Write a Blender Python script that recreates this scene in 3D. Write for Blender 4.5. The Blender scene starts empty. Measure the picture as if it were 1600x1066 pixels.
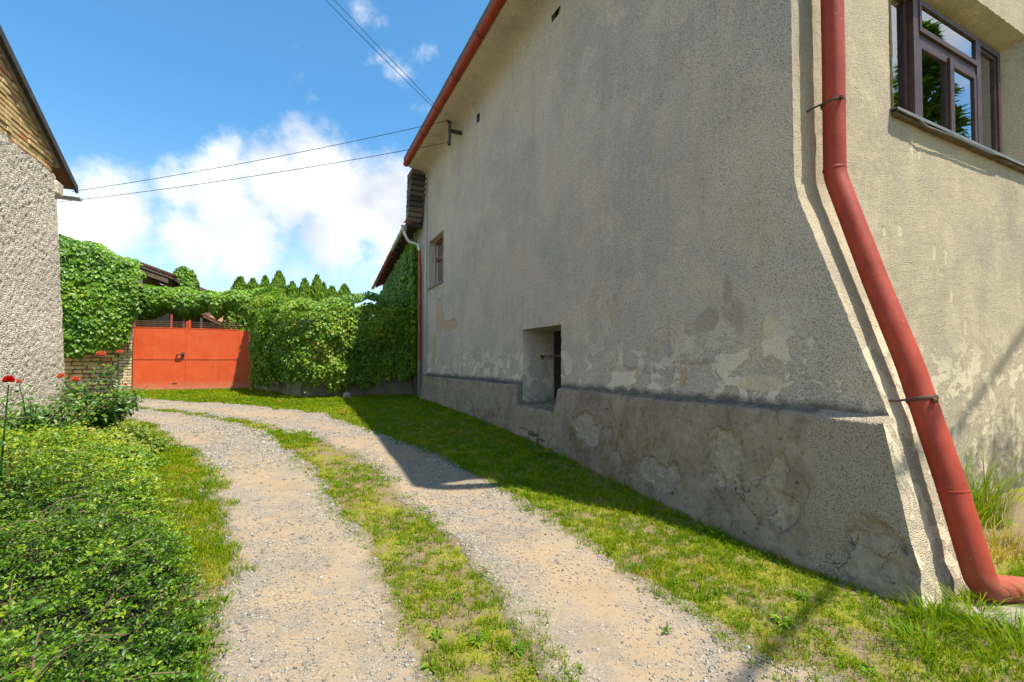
import bpy, math, random
import numpy as np
from mathutils import Vector
R = math.radians
rng = np.random.default_rng(7)
random.seed(7)
sc = bpy.context.scene
col = sc.collection

# ------------------------------------------------------------------ camera, sky, sun, exposure
cam = bpy.data.cameras.new('camera')
cam.lens = 16.05; cam.sensor_width = 36; cam.shift_y = 0.0106
cam.clip_start = 0.05; cam.clip_end = 3000
cam_o = bpy.data.objects.new('camera', cam); col.objects.link(cam_o)
cam_o.location = (0, 0, 1.5); cam_o.rotation_euler = (R(91.3), 0, R(-25.74))
sc.camera = cam_o
SUN = Vector((0.235, -0.37, 1.0)).normalized()
SUN_EL = math.asin(SUN.z); SUN_AZ = math.atan2(SUN.x, SUN.y)
sun = bpy.data.lights.new('sun', 'SUN'); sun.energy = 2.0; sun.angle = R(0.53); sun.color = (1.0, 0.925, 0.79)
sun_o = bpy.data.objects.new('sun', sun); col.objects.link(sun_o)
sun_o.rotation_euler = SUN.to_track_quat('Z', 'Y').to_euler(); sun_o.location = (5, -8, 20)
sc.view_settings.view_transform = 'Standard'; sc.view_settings.look = 'None'
sc.view_settings.exposure = 2.2; sc.view_settings.gamma = 1
sc.cycles.use_denoising = True
sc.cycles.max_bounces = 8; sc.cycles.transparent_max_bounces = 8

# ------------------------------------------------------------------ node helper
class NT:
    def __init__(s, tree): s.t = tree; s.n = tree.nodes; s.l = tree.links
    def new(s, typ, **kw):
        n = s.n.new(typ)
        for k, v in kw.items(): setattr(n, k, v)
        return n
    def put(s, sock, v):
        if v is None: return
        if isinstance(v, bpy.types.NodeSocket): s.l.new(v, sock)
        else:
            if sock.type == 'RGBA' and len(v) == 3: v = (*v, 1)
            sock.default_value = v
    def math(s, op, a, b=None, c=None, clamp=False):
        n = s.new('ShaderNodeMath', operation=op, use_clamp=clamp)
        s.put(n.inputs[0], a); s.put(n.inputs[1], b); s.put(n.inputs[2], c)
        return n.outputs[0]
    def vm(s, op, a, b=None):
        n = s.new('ShaderNodeVectorMath', operation=op); s.put(n.inputs[0], a)
        if b is not None: s.put(n.inputs[1], b)
        return n.outputs['Value'] if op in ('DOT_PRODUCT', 'LENGTH', 'DISTANCE') else n.outputs[0]
    def noise(s, vec, scale, detail=4, rough=.55, dist=0):
        n = s.new('ShaderNodeTexNoise'); s.put(n.inputs['Vector'], vec)
        n.inputs['Scale'].default_value = scale; n.inputs['Detail'].default_value = detail
        n.inputs['Roughness'].default_value = rough; n.inputs['Distortion'].default_value = dist
        return n.outputs['Fac']
    def noisec(s, vec, scale, detail=4):
        n = s.new('ShaderNodeTexNoise'); s.put(n.inputs['Vector'], vec)
        n.inputs['Scale'].default_value = scale; n.inputs['Detail'].default_value = detail
        return n.outputs['Color']
    def vor(s, vec, scale, feature='F1', out='Distance', rnd=1):
        n = s.new('ShaderNodeTexVoronoi', feature=feature); s.put(n.inputs['Vector'], vec)
        n.inputs['Scale'].default_value = scale; n.inputs['Randomness'].default_value = rnd
        return n.outputs[out]
    def ramp(s, f, stops):
        n = s.new('ShaderNodeValToRGB'); e = n.color_ramp.elements
        while len(e) < len(stops): e.new(.5)
        for i, (p, c) in enumerate(stops):
            e[i].position = p; e[i].color = (*c, 1) if len(c) == 3 else c
        s.put(n.inputs[0], f); return n.outputs[0]
    def step(s, f, a, b):                       # smooth 0..1 between a and b
        n = s.new('ShaderNodeMapRange', interpolation_type='SMOOTHSTEP')
        s.put(n.inputs[0], f); s.put(n.inputs[1], a); s.put(n.inputs[2], b)
        return n.outputs[0]
    def mix(s, f, a, b, blend='MIX'):
        n = s.new('ShaderNodeMix', data_type='RGBA', blend_type=blend)
        s.put(n.inputs[0], f); s.put(n.inputs[6], a); s.put(n.inputs[7], b)
        return n.outputs[2]
    def pos(s): return s.new('ShaderNodeNewGeometry').outputs['Position']
    def obj(s): return s.new('ShaderNodeTexCoord').outputs['Object']
    def scale(s, v, xyz): return s.vm('MULTIPLY', v, xyz)
    def attr(s, name, out='Fac'): return s.new('ShaderNodeAttribute', attribute_name=name).outputs[out]
    def xyz(s, v): 
        n = s.new('ShaderNodeSeparateXYZ'); s.put(n.inputs[0], v); return n.outputs
    def bump(s, h, strength=.5, dist=.01, normal=None):
        n = s.new('ShaderNodeBump'); s.put(n.inputs['Height'], h)
        n.inputs['Strength'].default_value = strength; n.inputs['Distance'].default_value = dist
        if normal is not None: s.put(n.inputs['Normal'], normal)
        return n.outputs[0]

def material(name, fn):
    m = bpy.data.materials.new(name); m.use_nodes = True
    t = NT(m.node_tree); t.n.clear()
    out = t.new('ShaderNodeOutputMaterial'); t.l.new(fn(t), out.inputs[0]); return m
def princ(t, color, rough=.8, normal=None, metal=0, spec=.3):
    p = t.new('ShaderNodeBsdfPrincipled')
    t.put(p.inputs['Base Color'], color); t.put(p.inputs['Roughness'], rough); t.put(p.inputs['Metallic'], metal)
    p.inputs['Specular IOR Level'].default_value = spec
    if normal is not None: t.put(p.inputs['Normal'], normal)
    return p.outputs[0]

# ------------------------------------------------------------------ world: clear sky with cumulus
world = bpy.data.worlds.new('World'); sc.world = world; world.use_nodes = True
wt = NT(world.node_tree); wt.n.clear()
sky = wt.new('ShaderNodeTexSky', sky_type='NISHITA'); sky.sun_disc = False
sky.sun_elevation = SUN_EL; sky.sun_rotation = SUN_AZ; sky.air_density = 1.0; sky.dust_density = 0.6; sky.ozone_density = 1.6
gen = wt.new('ShaderNodeTexCoord').outputs['Generated']
dirn = wt.vm('NORMALIZE', gen)
warp = wt.vm('SUBTRACT', wt.noisec(dirn, 5.0, 6), (.5, .5, .5))
dw = wt.vm('ADD', dirn, wt.vm('MULTIPLY', warp, (.16, .16, .16)))
def sky_dir(az, el):      # az measured clockwise from +Y
    return (math.sin(R(az)) * math.cos(R(el)), math.cos(R(az)) * math.cos(R(el)), math.sin(R(el)))
CLOUDS = [(-1, 19.5, .125, 1.0), (3.5, 21.5, .12, 1.0), (-6.5, 18, .125, 1.0), (-10, 17.5, .09, .8), (-15, 13.5, .12, .85), (-20, 12, .12, .85), (8, 18.5, .12, 1.0), (13, 17.5, .13, 1.0), (-25, 11, .12, .8), (4, 15.5, .12, .85), (-5, 14, .12, .85), (11, 13.5, .11, .7), (-32, 13, .17, .9), (-10, 13, .10, .8), (1, 10, .07, .4),
          (13.7, 33, .05, .5), (12.5, 31.5, .045, .42), (9, 32, .045, .3), (4, 28, .035, .35), (6, 37, .06, .3),
          (24, 14, .2, .9), (45, 22, .26, 1), (70, 24, .27, 1), (92, 15, .24, .9), (115, 32, .25, .9), (140, 18, .26, 1), (165, 30, .24, .9), (190, 20, .28, 1), (215, 34, .26, .9), (235, 18, .28, 1), (258, 30, .26, 1), (278, 17, .27, 1), (300, 30, .24, .9), (-45, 18, .25, 1), (-62, 32, .2, .8), (200, 55, .2, .7), (270, 52, .22, .8), (330, 55, .15, .5), (90, 55, .2, .7)]  # unseen belt of clouds, added for white fill light on the shaded wall
dens = None
for az, el, r, k in CLOUDS:
    d = wt.vm('DISTANCE', dw, sky_dir(az, el))
    b = wt.math('MULTIPLY', wt.math('SUBTRACT', 1.0, wt.math('DIVIDE', d, r), clamp=True), k)
    dens = b if dens is None else wt.math('MAXIMUM', dens, b)
fine = wt.noise(dirn, 9, 10, .62)
dens = wt.math('ADD', dens, wt.math('MULTIPLY', wt.math('SUBTRACT', fine, .52), 1.25))
alpha = wt.math('MULTIPLY', wt.step(dens, .10, .62), .94)
shade = wt.noise(dirn, 6, 6, .5)
ccol = wt.ramp(shade, [(.3, (1.35, 1.45, 1.62)), (.68, (2.7, 2.65, 2.6))])
up = wt.xyz(dirn)[2]
skyt = wt.mix(wt.step(up, .05, .45), (0.43, 0.44, 0.43), (0.21, 0.40, 0.46))
skyc = wt.mix(1.0, sky.outputs[0], skyt, 'MULTIPLY')
mixc = wt.mix(alpha, skyc, ccol)
bg = wt.new('ShaderNodeBackground'); bg.inputs[1].default_value = 0.12
wt.l.new(mixc, bg.inputs[0])
wo = wt.new('ShaderNodeOutputWorld'); wt.l.new(bg.outputs[0], wo.inputs[0])

# ------------------------------------------------------------------ numpy noise
def _h(i, j, k, seed):
    n = (i * 374761393 + j * 668265263 + k * 2147483647 + seed * 974634777) & 0xFFFFFFFF
    n = ((n ^ (n >> 13)) * 1274126177) & 0xFFFFFFFF
    return ((n ^ (n >> 16)) & 0xFFFF) / 65535.0
def vnoise(p, f=1.0, seed=0):
    p = np.asarray(p, float) * f; i = np.floor(p).astype(np.int64); w = p - i; w = w * w * (3 - 2 * w)
    r = 0
    for a in (0, 1):
        for b in (0, 1):
            for c in (0, 1):
                wt_ = (w[..., 0] if a else 1 - w[..., 0]) * (w[..., 1] if b else 1 - w[..., 1]) * (w[..., 2] if c else 1 - w[..., 2])
                r = r + wt_ * _h(i[..., 0] + a, i[..., 1] + b, i[..., 2] + c, seed)
    return r * 2 - 1
def fbm(p, f=1.0, o=4, seed=0):
    r = 0; a = 1; t = 0
    for k in range(o):
        r = r + a * vnoise(p, f, seed + k); t += a; a *= .5; f *= 2.03
    return r / t
def sm(x, a, b):
    t = np.clip((x - a) / (b - a), 0, 1); return t * t * (3 - 2 * t)

# ------------------------------------------------------------------ object helpers
def tag(o, label=None, cat=None, group=None, kind=None):
    for k, v in (('label', label), ('category', cat), ('group', group), ('kind', kind)):
        if v: o[k] = v
    return o
def thing(name, loc, label, cat, group=None, rz=0):
    o = bpy.data.objects.new(name, None); col.objects.link(o); o.location = loc; o.rotation_euler = (0, 0, rz)
    o.empty_display_size = .2
    return tag(o, label, cat, group)
def wloc(o):
    v = Vector((0, 0, 0))
    while o is not None: v += o.location; o = o.parent
    return v
def link(name, me, mat, parent=None, local=False):
    if mat is not None and not me.materials: me.materials.append(mat)
    o = bpy.data.objects.new(name, me); col.objects.link(o)
    if parent is not None: o.parent = parent
    return o
def np_mesh(name, V, F, mat, parent=None, smooth=False, attrs=None, local=False):
    """V (n,3) world coordinates; F (m,3) or (m,4) integer array"""
    V = np.asarray(V, np.float32); F = np.asarray(F, np.int32)
    if parent is not None and not local: V = V - np.array(wloc(parent), np.float32)
    me = bpy.data.meshes.new(name); k = F.shape[1]
    me.vertices.add(len(V)); me.vertices.foreach_set('co', V.ravel())
    me.loops.add(F.size); me.loops.foreach_set('vertex_index', F.ravel())
    me.polygons.add(len(F)); me.polygons.foreach_set('loop_start', np.arange(0, F.size, k, dtype=np.int32))
    if smooth: me.polygons.foreach_set('use_smooth', np.ones(len(F), bool))
    if attrs:
        for an, av in attrs.items():
            a = me.attributes.new(an, 'FLOAT', 'POINT'); a.data.foreach_set('value', np.asarray(av, np.float32))
    me.update(calc_edges=True); me.validate()
    return link(name, me, mat, parent)

class MB:
    """collects simple solids in world coordinates and links them as ONE mesh"""
    def __init__(s): s.v = []; s.f = []
    def add(s, V, F):
        b = len(s.v); s.v += [tuple(map(float, p)) for p in V]; s.f += [tuple(b + i for i in f) for f in F]; return s
    def box(s, x0, x1, y0, y1, z0, z1, jit=0):
        V = [(x, y, z) for x in (x0, x1) for y in (y0, y1) for z in (z0, z1)]
        if jit: V = [tuple(c + random.uniform(-jit, jit) for c in p) for p in V]
        return s.add(V, [(0, 1, 3, 2), (4, 6, 7, 5), (0, 4, 5, 1), (2, 3, 7, 6), (0, 2, 6, 4), (1, 5, 7, 3)])
    def bevbox(s, x0, x1, y0, y1, z0, z1, b):
        """box with chamfered edges"""
        X = (x0, x1); Y = (y0, y1); Z = (z0, z1); V = []; idx = {}
        for i in (0, 1):
            for j in (0, 1):
                for k in (0, 1):
                    x, y, z = X[i], Y[j], Z[k]; sx, sy, sz = (b if i == 0 else -b), (b if j == 0 else -b), (b if k == 0 else -b)
                    for a, p in enumerate(((x, y + sy, z + sz), (x + sx, y, z + sz), (x + sx, y + sy, z))):
                        idx[i, j, k, a] = len(V); V.append(p)
        F = []
        for i in (0, 1): F.append([idx[i, j, k, 0] for j, k in ((0, 0), (0, 1), (1, 1), (1, 0))])
        for j in (0, 1): F.append([idx[i, j, k, 1] for i, k in ((0, 0), (1, 0), (1, 1), (0, 1))])
        for k in (0, 1): F.append([idx[i, j, k, 2] for i, j in ((0, 0), (0, 1), (1, 1), (1, 0))])
        for i in (0, 1):
            for j in (0, 1): F.append([idx[i, j, 0, 0], idx[i, j, 1, 0], idx[i, j, 1, 1], idx[i, j, 0, 1]])
        for i in (0, 1):
            for k in (0, 1): F.append([idx[i, 0, k, 0], idx[i, 1, k, 0], idx[i, 1, k, 2], idx[i, 0, k, 2]])
        for j in (0, 1):
            for k in (0, 1): F.append([idx[0, j, k, 1], idx[1, j, k, 1], idx[1, j, k, 2], idx[0, j, k, 2]])
        for i in (0, 1):
            for j in (0, 1):
                for k in (0, 1): F.append([idx[i, j, k, a] for a in (0, 1, 2)])
        return s.add(V, F)
    def tube(s, path, r, n=10, caps=True):
        P = [Vector(p) for p in path]; rr = r if isinstance(r, (list, tuple)) else [r] * len(P)
        V = []; F = []; up = None
        for i, p in enumerate(P):
            t = (P[min(i + 1, len(P) - 1)] - P[max(i - 1, 0)]).normalized()
            if up is None:
                up = Vector((0, 0, 1)) if abs(t.z) < .9 else Vector((0, 1, 0))
            a = (up - t * up.dot(t)).normalized(); up = a; b = t.cross(a)
            for k in range(n):
                q = 2 * math.pi * k / n; V.append(p + (a * math.cos(q) + b * math.sin(q)) * rr[i])
        for i in range(len(P) - 1):
            for k in range(n): F.append((i * n + k, i * n + (k + 1) % n, (i + 1) * n + (k + 1) % n, (i + 1) * n + k))
        if caps: F += [tuple(range(n))[::-1], tuple((len(P) - 1) * n + k for k in range(n))]
        return s.add(V, F)
    def prism(s, poly, axis, a, b):
        """poly: 2-D outline in the other two axes, extruded along axis from a to b"""
        def P(u, v, w): return {'x': (w, u, v), 'y': (u, w, v), 'z': (u, v, w)}[axis]
        n = len(poly); V = [P(u, v, a) for u, v in poly] + [P(u, v, b) for u, v in poly]
        F = [tuple(range(n))[::-1], tuple(range(n, 2 * n))] + [(i, (i + 1) % n, n + (i + 1) % n, n + i) for i in range(n)]
        return s.add(V, F)
    def build(s, name, mat, parent=None, smooth=False, kind=None, local=False):
        me = bpy.data.meshes.new(name)
        off = Vector((0, 0, 0)) if (parent is None or local) else wloc(parent)
        me.from_pydata([tuple(Vector(v) - off) for v in s.v], [], s.f)
        import bmesh
        bm = bmesh.new(); bm.from_mesh(me); bmesh.ops.recalc_face_normals(bm, faces=bm.faces); bm.to_mesh(me); bm.free()
        if smooth:
            me.polygons.foreach_set('use_smooth', np.ones(len(me.polygons), bool))
            me.set_sharp_from_angle(angle=R(40))
        o = link(name, me, mat, parent)
        if kind: o['kind'] = kind
        return o

def bend(path, r=.12, n=6):
    """round the corners of a polyline"""
    P = [Vector(p) for p in path]; out = [P[0]]
    for i in range(1, len(P) - 1):
        a = P[i] + (P[i - 1] - P[i]).normalized() * r; b = P[i] + (P[i + 1] - P[i]).normalized() * r
        for k in range(n + 1):
            t = k / n; out.append(a * (1 - t) ** 2 + P[i] * 2 * t * (1 - t) + b * t * t)
    out.append(P[-1]); return out

def leaf_mesh(C, N, T, L, W, fold=.25, curl=.15):
    """C centre of the leaf base, N face normal, T tip direction; returns V, F (6 vertices and 4 triangles a leaf)"""
    N = N / np.linalg.norm(N, axis=1, keepdims=True)
    T = T - N * (T * N).sum(1, keepdims=True); T = T / np.maximum(np.linalg.norm(T, axis=1, keepdims=True), 1e-6)
    S = np.cross(N, T); L = L[:, None]; W = W[:, None]
    p0 = C; mid = C + T * L * .5 - N * L * curl * .2; tip = C + T * L - N * L * curl
    l = C + T * L * .42 + S * W * .5 + N * W * fold; r = C + T * L * .42 - S * W * .5 + N * W * fold
    V = np.stack([p0, r, tip, l, mid], 1); n = len(C)
    b = (np.arange(n) * 5)[:, None, None]
    F = np.array([[0, 1, 4], [1, 2, 4], [2, 3, 4], [3, 0, 4]])[None] + b
    return V.reshape(-1, 3), F.reshape(-1, 3)
def foliage(name, C, N, T, L, W, mat, parent, tint=None, fold=.25, curl=.15, local=False):
    V, F = leaf_mesh(C, N, T, L, W, fold, curl)
    if tint is None: tint = rng.random(len(C))
    return np_mesh(name, V, F, mat, parent, attrs={'tint': np.repeat(tint, 5)}, local=local)
def rdir(n):
    v = rng.normal(size=(n, 3)); return v / np.linalg.norm(v, axis=1, keepdims=True)

# ------------------------------------------------------------------ terrain
TY = np.array([-400, 2.5, 4, 6, 9, 13, 20, 30, 60, 600]); TZ = np.array([0, 0, .07, .24, .35, .43, .50, .55, .6, .6])
yy = np.linspace(-10, 40, 1001); zz = np.interp(yy, TY, TZ); ker = np.hanning(31); ker /= ker.sum(); zz = np.convolve(np.pad(zz, 15, 'edge'), ker, 'valid')
def zg(x, y):
    x = np.asarray(x, float); y = np.asarray(y, float)
    p = np.stack([x, y, np.zeros_like(x)], -1)
    return np.interp(y, yy, zz) + .016 * vnoise(p, .9, 3) + .012 * vnoise(p, 2.3, 4)

T1L = np.array([(-.05, .0), (-.2, 1.2), (-.30, 2.2), (-.36, 3.17), (-.39, 3.96), (-.61, 5.42), (-1.1, 7.25), (-1.99, 9.52), (-3.0, 11.6), (-4.6, 13.6), (-7.5, 15.6)])
T1R = np.array([(.45, .0), (.47, 1.2), (.51, 2.17), (.55, 2.84), (.46, 3.96), (.17, 5.78), (-.43, 8.69), (-1.88, 11.57), (-3.26, 13.08), (-4.9, 14.6), (-7.6, 16.5)])
T2L = np.array([(1.15, .0), (1.2, 1.0), (1.22, 1.83), (1.25, 2.6), (1.21, 3.78), (1.01, 5.62), (.41, 7.8), (-.61, 10.07), (-2.1, 12.24), (-3.38, 13.6), (-5.2, 15.1), (-7.7, 17.0)])
T2R = np.array([(2.3, .0), (2.26, .8), (2.2, 1.35), (2.1, 2.05), (2.14, 3.12), (2.06, 4.26), (1.87, 5.32), (1.47, 7.13), (.55, 10.59), (-1.08, 13.22), (-2.73, 15.02), (-3.89, 16.14), (-5.5, 17.2), (-8, 18.6)])
def resample(P, n):
    d = np.r_[0, np.cumsum(np.linalg.norm(np.diff(P, axis=0), axis=1))]; t = np.linspace(0, d[-1], n)
    q = np.stack([np.interp(t, d, P[:, i]) for i in (0, 1)], 1)
    k = np.hanning(21); k /= k.sum()
    for i in (0, 1): q[:, i] = np.convolve(np.pad(q[:, i], 10, 'reflect', reflect_type='odd'), k, 'valid')
    return q
NS = 420
E1L, E1R, E2L, E2R = (resample(a, NS) for a in (T1L, T1R, T2L, T2R))
def edge_x(E, y): return np.interp(y, E[:, 1], E[:, 0])

def axis_pts(lo, hi, f0, f1, step, far):
    a = np.arange(f0, f1 + 1e-6, step); l = f0 - np.geomspace(.1, f0 - lo, far)[::-1]; r = f1 + np.geomspace(.1, hi - f1, far)
    return np.r_[l, a, r]
def grid_faces(nu, nv, keep=None):
    i = np.arange(nu - 1)[:, None] * nv + np.arange(nv - 1)[None]
    F = np.stack([i, i + nv, i + nv + 1, i + 1], -1)
    return F.reshape(-1, 4) if keep is None else F[keep]

def m_ground(t):
    p = t.pos()
    a = t.noise(p, 3.2, 6, .6); b = t.noise(p, 38, 5, .7); c = t.noise(p, .7, 4)
    green = t.ramp(b, [(.25, (.08, .08, .008)), (.5, (.18, .18, .015)), (.75, (.28, .24, .035))])
    soil = t.ramp(b, [(.2, (.09, .062, .035)), (.6, (.21, .155, .09)), (.8, (.30, .24, .16))])
    f = t.step(t.math('ADD', a, t.math('MULTIPLY', t.math('SUBTRACT', c, .5), .5)), .42, .60)
    return princ(t, t.mix(f, soil, green), .95, t.bump(b, .8, .02))
M_ground = material('lawn_soil', m_ground)

def m_gravel(t):
    p = t.pos(); s = t.attr('side')
    n1 = t.noise(p, 1.3, 5, .6); n2 = t.noise(p, 6, 6, .65); fine = t.noise(p, 210, 4, .75); mid = t.noise(p, 60, 4, .65)
    v1 = t.vor(p, 95); v1c = t.vor(p, 95, out='Color'); v2 = t.vor(p, 210); v2c = t.vor(p, 210, out='Color')
    gm = t.math('ADD', t.math('ADD', t.math('MULTIPLY', n1, .8), t.math('MULTIPLY', n2, .6)), t.math('MULTIPLY', s, .10))
    grav = t.step(gm, .60, .84)
    sand = t.ramp(fine, [(.2, (.33, .235, .145)), (.5, (.50, .385, .255)), (.8, (.60, .48, .34))])
    sand = t.mix(t.math('MULTIPLY', t.step(mid, .58, .72), .7), sand, (.36, .27, .19))
    sand = t.mix(t.math('MULTIPLY', t.step(mid, .44, .30), .6), sand, (.62, .53, .41))
    st = t.ramp(t.xyz(v1c)[0], [(0, (.26, .235, .205)), (.35, (.42, .37, .31)), (.7, (.52, .46, .385)), (1, (.64, .58, .50))])
    st2 = t.ramp(t.xyz(v2c)[0], [(0, (.28, .25, .21)), (.5, (.45, .395, .325)), (1, (.62, .56, .48))])
    pick = t.step(t.noise(p, 9, 4), .50, .60)
    st = t.mix(pick, st2, st)
    dist = t.xyz(t.mix(pick, v2, v1))[0]
    stone = t.mix(t.math('MULTIPLY', t.step(dist, .45, .75), .65), st, (.24, .195, .145))
    c = t.mix(t.math('MULTIPLY', grav, .9), sand, stone)
    c = t.mix(t.step(t.noise(p, 2.2, 5), .5, .75), c, t.mix(1, c, (.86, .85, .84), 'MULTIPLY'))
    c = t.mix(t.math('MULTIPLY', t.step(t.math('ADD', s, t.math('MULTIPLY', n2, .5)), 1.12, 1.5), .8), c, (.24, .20, .10))
    h = t.math('ADD', t.math('MULTIPLY', t.math('SUBTRACT', 1, dist), t.math('ADD', t.math('MULTIPLY', grav, .55), .10)), t.math('MULTIPLY', fine, .4))
    c = t.mix(1, c, (.60, .58, .56), 'MULTIPLY')
    return princ(t, c, .95, t.bump(h, .7, .008), spec=.1)
M_gravel = material('gravel_and_sand', m_gravel)

def build_ground():
    xs = axis_pts(-600, 600, -8, 10, .09, 26); ys = axis_pts(-600, 900, -2, 24, .09, 26)
    X, Y = np.meshgrid(xs, ys, indexing='ij')
    near = (Y > -1) & (Y < 18); lo = np.zeros_like(X)
    for EL, ER in ((E1L, E1R), (E2L, E2R)): lo = np.maximum(lo, sm(X - edge_x(EL, Y), .10, .24) * sm(edge_x(ER, Y) - X, .10, .24) * near)
    V = np.stack([X, Y, zg(X, Y) - .06 * lo], -1).reshape(-1, 3)
    o = np_mesh('ground', V, grid_faces(len(xs), len(ys)), M_ground, smooth=True); o['kind'] = 'structure'
def build_track(name, EL, ER, seed, label):
    nv = 30; t = np.linspace(-.17, 1.17, nv); P = EL[:, None] * (1 - t)[None, :, None] + ER[:, None] * t[None, :, None]
    q = np.concatenate([P, np.zeros(P.shape[:2] + (1,))], -1)
    w = .09 * vnoise(q, 1.8, seed) + .08 * vnoise(q, 5, seed + 1) + .05 * vnoise(q, 13, seed + 2)
    e = np.minimum(np.abs(t * 2 - 1)[None], 1) ** 6
    P = P + (ER - EL)[:, None] * (w * e)[..., None] * .8
    edge = sm(np.abs(t * 2 - 1), 1.12, 1.34)[None]
    Z = zg(P[..., 0], P[..., 1]) + .012 - .035 * edge - .012 * np.maximum(1 - (t * 2 - 1) ** 2, 0)[None] + .004 * vnoise(q, 9, seed + 5)
    V = np.concatenate([P, Z[..., None]], -1).reshape(-1, 3)
    side = np.tile(np.abs(t * 2 - 1), (NS, 1)).ravel()
    o = np_mesh(name, V, grid_faces(NS, nv), M_gravel, smooth=True, attrs={'side': side}); tag(o, label, kind='structure')
    return V.reshape(NS, nv, 3)
build_ground()
TR1 = build_track('gravel_track', E1L, E1R, 11, 'sandy gravel wheel track on the shrub side of the drive')
TR2 = build_track('gravel_track', E2L, E2R, 31, 'sandy gravel wheel track on the house side of the drive')

# ------------------------------------------------------------------ plaster and other materials
def m_render(name, base, warm, grey, gap, tone=1.0, streak=.35):
    """weathered roughcast render; attributes: peel (bare undercoat), damp (dark tide mark), smoothp (trowelled repair)"""
    def fn(t):
        p = t.pos(); x, y, z = t.xyz(p)
        big = t.noise(p, .55, 5, .6); mid = t.noise(p, 2.6, 6, .62); fine = t.noise(p, 95, 4, .7); grain = t.vor(p, 120)
        sv = t.scale(p, (1.6, 1.6, .22)); st = t.noise(sv, 2.3, 6, .65)
        c = t.mix(t.step(big, .36, .64), base, grey)
        c = t.mix(t.step(mid, .45, .72), c, warm); c = t.mix(t.math('MULTIPLY', t.step(t.noise(p, 1.1, 6, .7, .8), .54, .70), .5), c, tuple(v * .80 for v in grey)); c = t.mix(t.math('MULTIPLY', t.step(t.noise(t.scale(p, (1.3, 1.3, .9)), 1.9, 6, .7, .5), .56, .70), .35), c, (.60, .42, .25))
        c = t.mix(t.math('MULTIPLY', t.step(st, .5, .74), streak), c, tuple(v * .62 for v in grey))
        c = t.mix(t.math('MULTIPLY', t.step(t.noise(p, 9, 5, .7), .58, .72), .3), c, tuple(min(1, v * 1.18) for v in warm))
        gr = t.ramp(t.math('ADD', t.math('MULTIPLY', fine, .65), t.math('MULTIPLY', grain, .5)), [(.30, (1.10, 1.09, 1.07)), (.55, (1, 1, 1)), (.74, (gap, gap, gap))])
        c = t.mix(1, c, gr, 'MULTIPLY')
        h = t.math('ADD', t.math('MULTIPLY', fine, .7), t.math('MULTIPLY', grain, .55))
        # flaking band low on the wall: pale limewash islands with broken edges
        fl = t.noise(p, 3.4, 7, .68, .7); band = t.math('SUBTRACT', 1, t.step(t.math('ADD', z, t.math('MULTIPLY', t.math('SUBTRACT', big, .5), 1.6)), 1.25, 2.1))
        isl = t.math('MULTIPLY', band, t.step(fl, .50, .55)); c = t.mix(t.math('MULTIPLY', isl, .45), c, tuple(min(.85, v * 1.25) for v in warm))
        rim = t.math('MULTIPLY', band, t.math('SUBTRACT', 1, t.step(t.math('ABSOLUTE', t.math('SUBTRACT', fl, .505)), .002, .010))); c = t.mix(t.math('MULTIPLY', rim, .6), c, (.20, .165, .125))
        h = t.math('ADD', t.math('MULTIPLY', h, t.math('SUBTRACT', 1, t.math('MULTIPLY', isl, .45))), t.math('MULTIPLY', isl, .5))
        # trowelled repairs, flaked spots, damp band
        sp = t.math('ADD', t.attr('smoothp'), t.math('MULTIPLY', t.math('SUBTRACT', t.noise(p, 18, 5), .5), .35))
        fs = t.step(sp, .44, .58); smooth_c = t.mix(t.noise(p, 30, 4), (.42, .35, .22), (.62, .52, .35))
        c = t.mix(t.math('MULTIPLY', fs, .6), c, smooth_c); h = t.math('MULTIPLY', h, t.math('SUBTRACT', 1, t.math('MULTIPLY', fs, .8)))
        pe = t.math('ADD', t.attr('peel'), t.math('MULTIPLY', t.math('SUBTRACT', t.noise(p, 22, 5), .5), .3))
        fp = t.step(pe, .49, .53); pc = t.ramp(t.noise(p, 26, 6, .7), [(.3, (.38, .29, .18)), (.6, (.52, .41, .27)), (.8, (.60, .49, .34))])
        c = t.mix(t.math('MULTIPLY', fp, .85), c, pc); c = t.mix(t.math('MULTIPLY', t.math('MULTIPLY', t.step(pe, .455, .49), t.math('SUBTRACT', 1, t.step(pe, .49, .53))), .55), c, (.13, .11, .09))
        ba = t.math('ADD', t.attr('bare'), t.math('MULTIPLY', t.math('SUBTRACT', t.noise(p, 9, 7, .75), .5), 1.0)); c = t.mix(t.math('MULTIPLY', t.step(ba, .46, .62), .42), c, t.mix(t.noise(p, 20, 5), (.20, .16, .12), (.36, .29, .215)))
        da = t.math('ADD', t.attr('damp'), t.math('MULTIPLY', t.math('SUBTRACT', t.noise(p, 7, 6, .7), .5), 1.0))
        c = t.mix(t.math('MULTIPLY', t.step(da, .42, .92), .78), c, (.085, .078, .07))
        mo = t.math('ADD', t.attr('moss'), t.math('MULTIPLY', t.math('SUBTRACT', t.noise(p, 11, 6, .7), .5), 1.2))
        c = t.mix(t.math('MULTIPLY', t.step(mo, .45, .9), .6), c, (.13, .10, .03))
        if tone != 1: c = t.mix(1, c, (tone, tone, tone), 'MULTIPLY')
        return princ(t, c, .93, t.bump(h, 1.0, .014), spec=.12)
    return material(name, fn)
M_side = m_render('lifted_shade_roughcast', (.66, .575, .475), (.71, .61, .49), (.54, .495, .435), .45)  # shaded wall's copy of the render, colour raised to open its shade
M_front = m_render('sun_tinted_roughcast', (.54, .455, .325), (.61, .515, .36), (.45, .39, .30), .60, streak=.3)  # sunlit wall's copy, sun warmth put into the colour

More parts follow.
